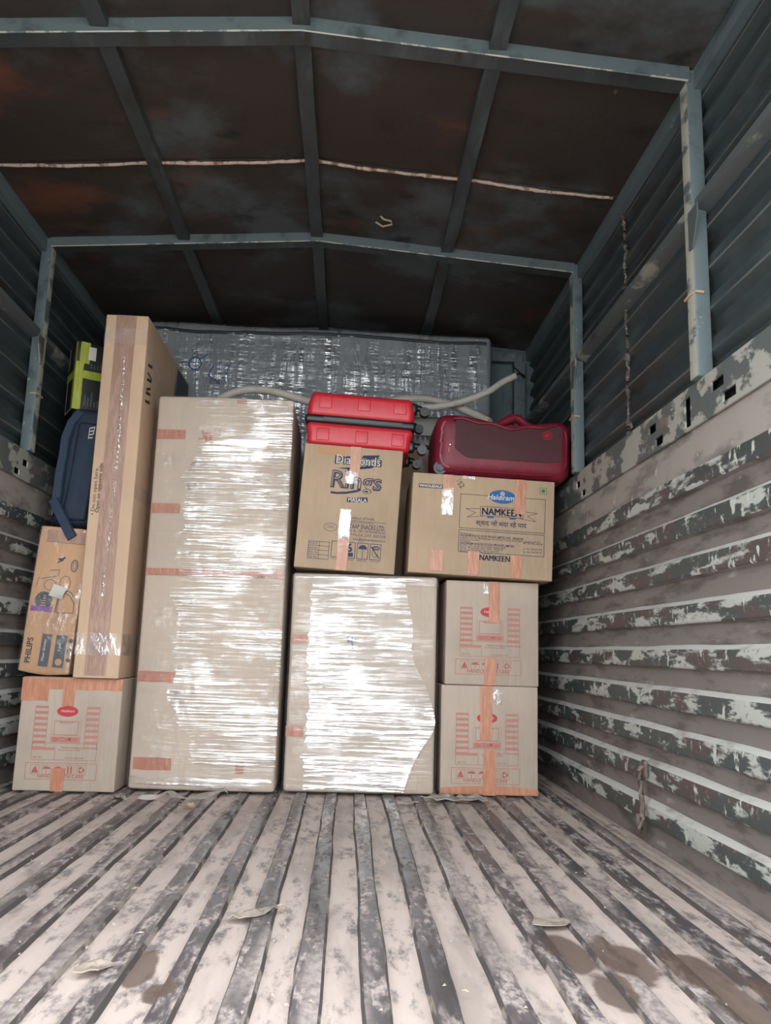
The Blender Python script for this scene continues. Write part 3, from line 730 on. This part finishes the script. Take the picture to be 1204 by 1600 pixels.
def outer(a, b, k):  # added film layer, bounded to where the glare should show
    v = .10+1.415*b; left = .150+.050*nz(v*3.3, 5)+.035*nz(v*13, 9)+.030*nz(v*47, 3)+.07*max(0, (.35-v)/.25); u = left+(.553-left)*a
    return fn(u, v, .0105+.003*nz(u*5, v*4, 6)+.0015*nz(u*5, v*45)+(.0008 if k else 0))
mb = MB(); mb.slab(outer, 14, 220); mb.build('glare_film', 'film', fg, True, 70)
mb = MB(); mb.rbox(.552, .10, .06, .022, (0, -.235, .035), 3, (12, 3, 3), lambda p, nn: nn*.004*nz(p.x*14, p.y*9, p.z*30)+Vector((0, .018*max(0, (-.04-p.x)/.24), 0))); mb.build('gathered_film', 'film_loose', fg, True, 70)
P = Print(fn); P.text('~ mr. n', .42, .835, .02, 0, e=.004); P.text('a tu', .46, .80, .02, 0, e=.004); P.build('handwriting', ['ink_black'], fg)

wm, fn = wrapped('washer_carton', 'squat film-wrapped carton on the floor, glossy front with wavy loose film edge', (.2525, 3.44, 0), .586, .58, .834, 9.0, 'film_soft', (24, 6, 40), .006, -.20, .008)
for j, (u0, v0, u1, v1) in enumerate(((.012, .555, .085, .592), (.008, .205, .160, .245))): strip(wm, fn, u0, v0, u1, v1, 'tape_red', seed=j*5.0, base=.0006)
mb = MB(); mb.slab(lambda a, b, k: fn(.075+.44*a, .02+.79*b, .0010 if not k else .0028), 3, 3); mb.build('overlap_panel', 'kraft_wrap', wm)
mb = MB(); mb.rbox(.575, .08, .045, .016, (0, -.251, .808), 3, (14, 3, 3), lambda p, nn: nn*.005*nz(p.x*12, p.y*9, p.z*24)); mb.build('gathered_film', 'film_loose', wm, True, 70)
# loose outer layer with an S-shaped free edge
def loose(a, b, k):
    v = .015+.80*b; edge = .50+.055*math.sin((b-.15)*5.2)-.05*math.exp(-((b-.62)/.13)**2)+.035*math.exp(-((b-.30)/.10)**2)
    lf = .085+.020*nz(v*5, 2)+.022*nz(v*33, 6); u = lf+(edge-lf)*a
    return fn(u, v, .014+.004*nz(u*6, v*5, 4)+.010*a**6+(.0008 if k else 0))
mb = MB(); mb.slab(loose, 18, 120); mb.build('loose_film', 'film_loose', wm, True, 70)
P = Print(fn); P.text('Ω', .24, .565, .035, 0, e=.0125); P.text('1', .25, .535, .04, 0, e=.0125); P.build('handwriting', ['ink_brightblue'], wm)

# ---- wide carton with blue print
nk = thing('snack_carton', 'wide brown carton with blue logo and NAMKEEN lettering, at right under the maroon bag', 'carton', (.706, 3.33, .838), (0, .033, 0))
w_, d_, h_ = .578, .36, .405
body(nk, w_, d_, h_, 'kraft', .004, 0, 7)
fn = front_fn(w_, d_); P = Print(fn)
B, G, L = 0, 1, 2
P.rect(.025, .344, .125, .361, G); P.text('WHOLESALE', .073, .3475, .0145, 3, e=.0010, bold=.03, width=.092)
P.frame(.195, .190, .542, .330, .0020, B); P.frame(.195, .095, .542, .184, .0020, B)
P.ell(.365, .328, .055, .028, L, .0009); P.text('Haldiram', .358, .315, .030, 3, e=.0012, shear=.25, bold=.01); P.ring(.365, .340, .008, .008, .003, 3, .0012); P.ring(.365, .340, .003, .003, .004, 3, .0012, 8)
P.frame(.278, .245, .452, .285, .0018, B, .0010)
for sg in (-1, 1):
    c = .365
    P.line([(c+sg*.087, .274), (c+sg*.145, .270), (c+sg*.105, .256), (c+sg*.140, .236), (c+sg*.072, .244)], .0016, B)
    P.poly([(c+sg*.045-.013, .238), (c+sg*.045+.013, .238), (c+sg*.045+.013, .246), (c+sg*.045-.013, .246)], L, .0008)
[P.text('NAMKEEN', .365+q_, .2510, .040, B, e=.0012+abs(q_)*.1, width=.158) for q_ in (-.0014, 0, .0014)]
P.text('स्वाद जो सदा रहे याद', .365, .208, .025, B, bold=.015, width=.205)
yy = .174
for ln, sz, wd in (('Manufactured by:', .008, .05), ('HALDIRAM SNACKS FOOD PRIVATE LIMITED UNIT - BAHADUR', .0125, .255), ('Village Baroi, Sec. No. 68A Bhagwanpur, Dist. Haridwar, Roorkee Road Highway, Uttarakhand 249 402', .0105, .325),
                   ('Licence number', .009, .08), ('Marketed by:', .008, .045), ('HALDIRAM SNACKS FOOD PRIVATE LIMITED', .0125, .220), ('Plot No. C31, Sector 62, Noida, Gautam Budh', .0105, .185), ('Uttar Pradesh 201 307, INDIA', .0105, .175), ('www.haldiram.com', .0105, .16), ('Customer care', .0105, .12)):
    P.text(ln, .201+wd/2, yy-sz*.8, sz, B, width=wd, bold=.02 if sz > .012 else 0); yy -= sz*.80
for v, tx in ((.142, 'FSSAI'), (.120, 'Lic. No. 10012051000'), (.108, 'Lic. No. 1001305100')): P.text(tx, .495, v, .010, B, width=.075)
[P.text('NAMKEEN', .344+q_, .066, .032, B, e=.0008+abs(q_)*.1, width=.121) for q_ in (-.0012, 0, .0012)]
P.frame(.517, .350, .545, .378, .0018, 4); P.ell(.531, .364, .008, .008, 4)
P.text('S2', .188, .360, .030, 5, rot=-.9); P.line([(.178, .378), (.195, .392)], .0016, 5)
P.build('print', ['ink_blue', 'ink_grey', 'ink_brightblue', 'ink_white', 'ink_green', 'ink_black'], nk)
for j, (u0, v0, u1, v1, m_) in enumerate(((.122, .345, .166, .404, 'tape'), (.120, .240, .166, .350, 'film_clear'), (.415, .262, .460, .404, 'tape'), (.088, .012, .136, .095, 'tape'), (.236, .005, .282, .098, 'tape'), (.408, .003, .452, .095, 'tape'), (.20, .392, .25, .404, 'film_clear'))):
    strip(nk, fn, u0, v0, u1, v1, m_, 'tape' if m_ == 'tape' else 'clear_tape', seed=j*4.1, base=.0016)
P = Print(fn); P.line([(.29, .335), (.29, .403)], .0010, 0, .0004); P.line([(.03, .01), (.035, .33)], .0012, 0, .0004); P.build('crease', ['kraft_orange'], nk)

# ---- upright carton with navy print
dm = thing('rings_carton', 'upright brown carton with navy Rings lettering and tape, under the red suitcase', 'carton', (.166, 3.31, .844), (0, .045, 0))
w_, d_, h_ = .398, .32, .503
body(dm, w_, d_, h_, 'kraft', .004, 0, 13)
fn = front_fn(w_, d_); P = Print(fn)
def q(px, py):   # lay-out grid taken from the carton's own front, 0..1
    return px*w_, py*h_
def PL(pts, t, mi=0): P.line([q(*p) for p in pts], t, mi)
P.poly([q(*p) for p in ((.60, .935), (.77, .948), (.75, .925), (.77, .92), (.66, .905), (.58, .915))], 0)
P.poly([q(*p) for p in ((.345, .815), (.48, .83), (.42, .79), (.47, .795), (.52, .835), (.745, .862), (.69, .835), (.50, .81))], 0)
P.poly([q(*p) for p in ((.33, .905), (.50, .925), (.49, .905))], 0)
P.text('Diamonds', .552*w_, .855*h_, .054, 0, e=.0009, bold=.055, width=.190); P.text('Diamonds', .552*w_, .8555*h_, .052, 1, e=.0013, bold=.0, width=.178)
P.text('Rings', .545*w_, .660*h_, .098, 0, e=.0009, bold=.030, width=.205, shear=.05); P.text('Rings', .545*w_, .662*h_, .096, 3, e=.0012, bold=-.012, width=.198, shear=.05); P.text('Rings', .549*w_, .660*h_, .094, 2, e=.0014, bold=-.024, width=.196, shear=.05)
PL([(.30, .615), (.36, .612), (.46, .620), (.56, .640), (.60, .655)], .009); PL([(.72, .655), (.80, .660)], .002)
P.poly([q(*p) for p in ((.47, .545), (.68, .555), (.675, .595), (.60, .592), (.54, .582), (.47, .585))], 0); P.text('MASALA', .575*w_, .553*h_, .022, 1, e=.0011, bold=.02, width=.074, rot=.03)
P.text('Product of India', .63*w_, .413*h_, .016, 0, width=.105); PL([(.50, .402), (.88, .398)], .0016)
P.text('Manufactured & marketed by :', .63*w_, .382*h_, .011, 0, width=.11)
P.text('PRATAAP SNACKS LTD.', .66*w_, .338*h_, .026, 0, width=.170, bold=.015)
for v, tx in ((.310, 'KHASRA No. 378/2, NEMAWAR ROAD,'), (.278, 'GRAM PALDA, DIST. INDORE'), (.245, 'E-mail : info@yellowdiamond.in')): P.text(tx, .67*w_, v*h_, .016, 0, width=.172)
P.ring(.33*w_, .335*h_, .026, .016, .0016, 0); P.text('FOOD', .33*w_, .338*h_, .009, 0); P.line([(.285*w_, .330*h_), (.375*w_, .330*h_)], .0012)
P.frame(.125*w_, .075*h_, .335*w_, .215*h_, .0018, 0); P.line([(.235*w_, .075*h_), (.235*w_, .215*h_)], .0016)
for i, tx in enumerate(('M.R.P.', 'Batch No.', 'Pkd. On', 'Net Wt.')):
    v = .215-.035*(i+1)
    if i < 3: P.line([(.125*w_, v*h_), (.335*w_, v*h_)], .0016)
    P.text(tx, .178*w_, (v+.010)*h_, .011, 0, width=.034)
for i in range(4):
    u0 = (.355+.128*i)*w_; P.frame(u0, .100*h_, u0+.112*w_, .228*h_, .0022, 0)
P.text('6', .535*w_, .150*h_, .048, 0, bold=.03); P.rect(.505*w_, .113*h_, .575*w_, .143*h_, 0)
P.poly([(.668*w_+.017*math.cos(a*math.pi/10), .178*h_+.017*math.sin(a*math.pi/10)) for a in range(11)], 0); P.line([(.668*w_, .178*h_), (.668*w_, .112*h_)], .0018)
P.line([(.750*w_, .205*h_), (.835*w_, .115*h_)], .004); P.ring(.795*w_, .160*h_, .011, .020, .0016, 0); P.ring(.80*w_, .195*h_, .014, .006, .004, 0)
for i, tx in enumerate(('THIS WAY UP', 'MASTER PACK', 'KEEP DRY', 'DO NOT HOOK')): P.text(tx, (.411+.128*i)*w_, .083*h_, .008, 0, width=.040)
P.build('print', ['ink_blue', 'ink_white', 'ink_grey', 'kraft'], dm)
for j, (u0, v0, u1, v1, m_) in enumerate(((.47, .80, .575, 1.0, 'tape'), (.44, .695, .565, .805, 'film_clear'), (.415, .135, .525, .485, 'film_clear'), (.415, .0, .525, .245, 'tape'))):
    strip(dm, fn, u0*w_, v0*h_, u1*w_, v1*h_, m_, 'tape' if m_ == 'tape' else 'clear_tape', seed=j*3.7, base=.0018)
strip(dm, fn, .13*w_, .92*h_, .44*w_, .985*h_, 'kraft_orange', 'board_patch', seed=1.0, base=.0004, th=.0006)
P = Print(lambda u, v, e: (w_/2+e, -d_/2+u, v)); P.text('9', .06, .245, .07, 0, rot=.3); P.text('0', .05, .115, .06, 0); P.text('0', .09, .19, .05, 0); P.build('handwriting', ['ink_black'], dm)

# ---- red hard-shell suitcase lying flat
sc = thing('suitcase', 'bright red hard-shell suitcase lying flat on the Rings carton', 'suitcase', (.205, 3.37, 1.3525), (0, .045, 0))
w_, d_ = .445, .345
def shell(z0, z1, nm, up):
    mb = MB(); mb.rbox(w_, d_, z1-z0, .026, (0, 0, (z0+z1)/2), 5, (4, 4, 2), lambda p, nn: Vector((-p.x*.035*(1 if (p.z > 0) == up else 0), 0, 0)))
    s_ = mb.build(nm, 'red_shell', sc, True, 60)
    for x in (-.150, .010, .160):
        mb = MB(); mb.rbox(.054, .010, .054, .0045, (x, -d_/2+.0030, (z0+z1)/2+(.010 if up else -.004)), 3, (1, 1, 1)); mb.build('raised_tile', 'red_shell', s_, True)
    for x in (-.06, .10):
        mb = MB(); mb.rbox(.050, .20, .007, .0033, (x, 0, z1-.0005 if up else z0+.0005), 3, (1, 1, 1)); mb.build('raised_tile', 'red_shell', s_, True)
    return s_
shell(0, .106, 'lower_shell', False); shell(.122, .232, 'upper_shell', True)
mb = MB(); mb.rbox(w_+.014, d_+.012, .034, .012, (0, 0, .114), 4, (6, 4, 1)); mb.build('zip_band', 'black_plastic', sc, True, 60)
mb = MB(); mb.rbox(.33, .004, .015, .0018, (.01, -d_/2-.0065, .115), 2, (2, 1, 1)); mb.build('zipper', 'grey_zip', sc, True)
for (y, z) in ((-d_/2+.040, .034), (-d_/2+.040, .198), (d_/2-.045, .034), (d_/2-.045, .198)):
    mb = MB(); mb.rbox(.046, .050, .046, .012, (w_/2-.012, y, z), 3, (1, 1, 1)); hs = mb.build('wheel_housing', 'black_plastic', sc, True, 60)
    MB().tube([(w_/2+.005, y, z+.006), (w_/2+.022, y, z+.006), (w_/2+.036, y, z-.002), (w_/2+.042, y, z-.016)], [.015, .014, .012, .010], 10).build('caster_fork', 'black_plastic', hs, True, 60)
    for s_ in (-1, 1): MB().disc((w_/2+.042, y+s_*.012, z-.010), (0, 1, 0), .020, .012, 20).build('wheel', 'black_plastic', hs, True)
    MB().disc((w_/2+.042, y, z-.010), (0, 1, 0), .004, .040, 10).build('axle', 'grey_zip', hs, True)

# ---- maroon soft suitcase lying on its side
mr = thing('trolley_bag', 'maroon fabric trolley bag lying on its side atop the wide carton, against right wall', 'bag', (.802, 3.355, 1.252), (0, .030, 0))
w_, d_, h_ = .562, .345, .262
def soft(p, nn):
    u = 2*p.x/w_
    top = -.030*math.exp(-((u-.10)/.42)**2) if p.z > 0 else 0
    k = (p.z/h_+.5)
    bul = .012*(1-u*u)*math.sin(math.pi*max(0, min(1, k)))
    return Vector((nn.x*.004, nn.y*bul, top*max(0, k-.3)/.7 + nn.z*.004*nz(p.x*9, p.y*6)))
mb = MB(); mb.rbox(w_, d_, h_, .052, (0, 0, h_/2), 5, (14, 5, 6), soft); mb.build('body', 'maroon', mr, True, 70)
def mfront(u, v, e):
    p = Vector((u, -d_/2, v-h_/2)); k = v/h_; un = 2*u/w_
    return (u, -d_/2-.012*(1-un*un)*math.sin(math.pi*max(0, min(1, k)))-e, v+(-.030*math.exp(-((un-.10)/.42)**2)*max(0, k-.3)/.7 if v > h_/2 else 0))
def panel(a, b, k):
    u = -.205+.445*a
    bot = .070+.040*max(0, (.14-a)/.14)**1.5+.012*max(0, (a-.86)/.14)
    topv = .238-.012*max(0, (.06-a)/.06)-.012*max(0, (a-.94)/.06)
    return mfront(u, bot+(topv-bot)*b, .0005 if not k else .0035+.002*nz(u*9, b*4))
mb = MB(); mb.slab(panel, 26, 10); mb.build('mesh_panel', 'maroon_dark', mr, True, 60)
def ringp(ins, n=64, e=.004):
    pts = []
    for i in range(n+1):
        a = 2*math.pi*i/n; c, s_ = math.cos(a), math.sin(a)
        X_ = (w_/2-ins)*math.copysign(abs(c)**.35, c); Z_ = (h_/2-ins)*math.copysign(abs(s_)**.35, s_)
        x, y, z = mfront(X_, h_/2+Z_, e); pts.append((x, y+.012, z))
    return pts
MB().tube(ringp(.020), .0045, 6, cap=False).build('front_piping', 'maroon', mr, True)
MB().tube(ringp(.020)[26:42], .0055, 6).build('grey_piping', 'piping', mr, True)
mb = MB(); mb.tube([mfront(-.215+.43*j/20, .232+.006*math.sin(j), .008) for j in range(21)], [.006+.003*abs(nz(j*.7)) for j in range(21)], 7); mb.build('top_fold', 'maroon', mr, True)
mb = MB(); mb.tube([(-.06, -.08, .218), (-.02, -.09, .236), (.015, -.10, .258), (.045, -.10, .276), (.07, -.10, .274), (.10, -.10, .252), (.14, -.10, .238), (.18, -.09, .228)], [.016, .022, .026, .028, .026, .022, .020, .014], 10, flat_=.75); mb.build('carry_handle', 'maroon', mr, True)
MB().disc((-w_/2+.022, -d_/2+.03, .026), (0, 1, 0), .027, .026, 24).build('wheel', 'black_plastic', mr, True)
MB().disc((-w_/2+.022, -d_/2+.014, .026), (0, 1, 0), .014, .010, 24).build('wheel_rim', 'grey_zip', mr, True)
MB().disc((-w_/2+.022, d_/2-.03, .026), (0, 1, 0), .027, .026, 24).build('wheel', 'black_plastic', mr, True)
P = Print(mfront)
P.ring(.175, .190, .020, .017, .005, 0, .006); P.ell(.175, .190, .013, .011, 0, .0062); P.build('logo', ['logo_patch'], mr)
mb = MB(); mb.rbox(.007, .004, .024, .0015, (-.228, -d_/2-.006, .100), 2, (1, 1, 1)); mb.build('zip_pull', 'orange_pull', mr, True)
mb = MB(); mb.rbox(.010, .006, .010, .003, (-.224, -d_/2-.006, .122), 2, (1, 1, 1)); mb.build('zip_slider', 'chrome', mr, True)
mb = MB(); mb.rbox(.005, .02, .022, .002, (w_/2+.003, -d_/2+.06, .16), 2, (1, 1, 1)); mb.build('side_tag', 'orange_pull', mr, True)

# ---- mattress standing against the headboard
mt = thing('mattress', 'large grey mattress in shiny clear film standing against the front bulkhead', 'mattress', (-.005, 3.952, 0))
w_, d_, h_ = 1.76, .145, 2.150
mb = MB(); mb.rbox(w_, d_, h_, .030, (0, 0, h_/2), 3, (12, 2, 14), lambda p, nn: Vector((0, nn.y*.008*nz(p.x*2, p.z*2), nn.z*.012*nz(p.x*2.2, 3)))); mb.build('body', 'grey_mattress', mt, True, 60)
mb = MB(); mb.tube([(-w_/2+.03+(w_-.06)*j/40, -d_/2-.004, h_-.040-.008*math.sin(j*.22)+.006*nz(j*.3)) for j in range(41)], .009, 8); mb.build('edge_piping', 'dark_piping', mt, True)
mb = MB(); mb.rbox(w_+.012, d_+.020, h_+.008, .034, (0, 0, h_/2+.002), 3, (40, 3, 50), lambda p, nn: Vector((nn.x*.002, nn.y*(.004*nz(p.x*8, p.z*3)+.0025*nz(p.x*30, p.z*5)), nn.z*.012*nz(p.x*2.2, 3)))); mb.build('stretch_wrap', 'film_silver', mt, True, 70)
P = Print(lambda u, v, e: (u, -d_/2-.010-e, v)); P.ring(-.62, 1.93, .03, .032, .006, 0); P.line([(-.53, 1.92), (-.55, 1.87), (-.51, 1.84), (-.46, 1.87), (-.45, 1.93)], .006, 0); P.line([(-.60, 1.95), (-.56, 1.98)], .005, 0); P.build('pen_marks', ['ink_brightblue'], mt)

# ---- brown carton and grey unit glimpsed between the suitcases
bc = thing('narrow_carton', 'plain brown carton glimpsed in the gap between the two suitcases', 'carton', (.53, 3.802, 0))
body(bc, .46, .12, 1.500, 'kraft', .004, 0, 21)
strip(bc, front_fn(.46, .12), .20, 1.28, .255, 1.499, 'tape_tv', seed=2)
gu = thing('grey_unit', 'grey metal appliance casing edge behind the suitcases, below the cream pipes', 'appliance', (.565, 3.775, 1.502))
mb = MB(); mb.rbox(.34, .15, .15, .014, (0, 0, .077), 3, (3, 2, 2)); mb.build('casing', 'grey_metal', gu, True, 60)
mb = MB(); mb.rbox(.30, .006, .05, .002, (0, -.076, .030), 2, (1, 1, 1)); gr = mb.build('grille', 'black_plastic', gu, True)
for i in range(12): MB().box(-.14+.024*i, -.132+.024*i, -.082, -.078, .012, .048).build('grille_bar', 'grey_metal', gr)

# ---- cream insulated pipes
def bez(pts, n=14):
    out = []; P_ = [Vector(p) for p in pts]; P_ = [2*P_[0]-P_[1]] + P_ + [2*P_[-1]-P_[-2]]
    for i in range(1, len(P_)-2):
        for j in range(n):
            t = j/n; a, b, c, d = P_[i-1:i+3]
            out.append(.5*((2*b)+(-a+c)*t+(2*a-5*b+4*c-d)*t*t+(-a+3*b-3*c+d)*t**3))
    out.append(P_[-2]); return out
pp = thing('insulated_pipe', 'cream foam-covered pipe looping over the tallest carton and behind the red suitcase', 'pipe', (0, 3.5, 1.53))
MB().tube(bez([(-.50, .03, .030), (-.42, -.03, .092), (-.33, -.05, .128), (-.24, -.05, .138), (-.14, -.05, .124), (-.03, -.02, .104), (.12, .06, .110), (.30, .13, .160), (.46, .13, .186), (.56, .12, .178), (.66, .11, .150), (.74, .06, .100), (.80, .00, .05)]), .018, 12).build('tube', 'pipe', pp, True, 60)
p2 = thing('insulated_pipe', 'cream foam-covered pipe whose cut end points up beside the mattress edge', 'pipe', (.60, 3.555, 1.62))
pth = bez([(-.25, .06, .02), (-.12, .02, .035), (-.02, .0, .040), (.10, .0, .075), (.20, .0, .120), (.27, .02, .175), (.335, .03, .215)])
MB().tube(pth, .016, 12).build('tube', 'pipe', p2, True, 60)
MB().tube(bez([(.330, .03, .212), (.36, .05, .235), (.395, .10, .240), (.41, .20, .27), (.405, .30, .34), (.40, .42, .41)]), .004, 6).build('wire_core', 'cable', p2, True)

# ---- litter on the floor
def scrap(name, label, cat, loc, outline, th, mat, rz=0, curl=.01, seed=0):
    t = thing(name, label, cat, loc, (0, 0, rz)); mb = MB(); n = len(outline)
    K = 4; fine = []
    for (x0, y0), (x1, y1) in zip(outline, outline[1:]+outline[:1]):
        for q_ in range(3):
            t_ = q_/3; x, y = x0+(x1-x0)*t_, y0+(y1-y0)*t_; m_ = 1+.10*nz(x*90+seed, y*90); fine.append((x*m_, y*m_))
    n = len(fine)
    def ring_(s_, k): return [(x*s_, y*s_, th*k+curl*max(0, .35+.65*nz(x*s_*55+seed, y*s_*55)+.45*nz(x*s_*130, y*s_*130+seed))) for x, y in fine]
    vs = [(0, 0, 0)]
    for q_ in range(K): vs += ring_((q_+1)/K, 0)
    o2 = len(vs); vs += [(0, 0, th)]
    for q_ in range(K): vs += ring_((q_+1)/K, 1)
    fs = []
    for i in range(n):
        j = (i+1) % n
        fs += [(0, 1+j, 1+i), (o2, o2+1+i, o2+1+j)]
        for q_ in range(K-1):
            a, b = 1+q_*n, 1+(q_+1)*n
            fs += [(a+i, a+j, b+j, b+i), (o2+a+i, o2+b+i, o2+b+j, o2+a+j)]
        b = 1+(K-1)*n; fs.append((b+i, b+j, o2+b+j, o2+b+i))
    mb.add(vs, fs).build('sheet', mat, t, True, 50); return t
scrap('cardboard_scrap', 'torn flat cardboard scrap in front of the lower right carton', 'scrap', (.60, 3.09, .001), [(-.12, -.03), (-.06, -.055), (.03, -.045), (.07, -.06), (.125, -.05), (.13, -.01), (.08, .02), (.02, .03), (-.03, .055), (-.07, .035), (-.10, .0)], .003, 'scrap_board', 0, .022, 1)
scrap('cardboard_chip', 'small flat board chip in front of the squat wrapped carton', 'scrap', (.425, 3.005, .001), [(-.035, -.012), (.0, -.02), (.04, -.014), (.045, .01), (.0, .016), (-.03, .012)], .003, 'scrap_board', .1, .006, 2)
scrap('crumpled_paper', 'crumpled beige paper scrap in the middle of the foreground floor', 'scrap', (.012, 1.755, .001), [(-.045, -.030), (-.01, -.035), (.02, -.02), (.05, .01), (.072, .035), (.05, .030), (.01, .012), (-.03, .005), (-.05, -.01)], .002, 'paper', .15, .013, 3)
scrap('paper_patch', 'flat pale paper patch stuck on the floor ahead of the wet stain', 'scrap', (.625, 1.735, .001), [(-.042, -.02), (-.01, -.028), (.03, -.022), (.042, -.002), (.036, .022), (.0, .024), (-.03, .018)], .0015, 'paper', 0, .003, 4)
scrap('dry_leaf', 'small curled dry brown leaf near the base of the tallest carton', 'leaf', (-.330, 2.845, .002), [(-.03, .004), (-.01, -.012), (.018, -.010), (.030, .0), (.012, .012), (-.012, .014)], .0015, 'leaf', -.2, .014, 5)
scrap('paper_corner', 'torn pale paper corner at the left edge of the foreground floor', 'scrap', (-.205, 1.47, .001), [(-.04, -.02), (.0, -.025), (.025, -.005), (.01, .018), (-.03, .02)], .002, 'paper', .3, .008, 6)
rb = thing('film_ribbon', 'twisted strip of torn film trailing from under the tallest carton', 'film strip', (-.40, 3.02, .002))
path = bez([(-.12, -.055, .004), (-.06, -.045, .006), (-.035, .02, .012), (.0, -.03, .010), (.05, -.06, .006), (.10, -.02, .008), (.145, .055, .012), (.165, .085, .010)], 8)
mb = MB(); vs = []; fs = []
for i, p in enumerate(path):
    t = (path[min(i+1, len(path)-1)]-path[max(i-1, 0)]).normalized(); a = Vector((-t.y, t.x, 0)); wd = .010+.012*i/len(path)
    tw = math.sin(i*.35); dv = a*wd*(.4+.6*abs(tw))+Vector((0, 0, .008*tw+.008))
    vs += [tuple(p-dv*.5), tuple(p+dv*.5), tuple(p+dv*.5+Vector((0, 0, .0012))), tuple(p-dv*.5+Vector((0, 0, .0012)))]
for i in range(len(path)-1):
    for k in range(4): fs.append((i*4+k, i*4+(k+1) % 4, i*4+4+(k+1) % 4, i*4+4+k))
mb.add(vs, fs).build('strip', 'scrap_board', rb, True)
scrap('film_scrap', 'little triangular film scrap lying left of the twisted strip', 'scrap', (-.585, 2.975, .001), [(-.03, .03), (-.012, -.012), (.035, -.03), (.02, -.008)], .002, 'scrap_board', 0, .012, 8)
mb = MB()
for i in range(170):
    x = random.uniform(-.85, 1.0); y = random.uniform(1.3, 3.0); s_ = random.uniform(.0012, .0030)*(1.6 if random.random() < .12 else 1); a = random.uniform(0, 3.14); e_ = random.uniform(1, 3.2)
    c, q_ = math.cos(a)*s_, math.sin(a)*s_; z = .0012
    mb.add([(x-c*e_, y-q_*e_, z), (x+q_, y-c, z+.001), (x+c*e_, y+q_*e_, z), (x-q_, y+c, z+.0015), (x, y, z+.004)], [(0, 1, 4), (1, 2, 4), (2, 3, 4), (3, 0, 4)])
prop(mb.build('paper_crumbs', 'paper'), 'tiny pale paper crumbs and flakes strewn over the dusty floor', 'crumbs', None, 'stuff')
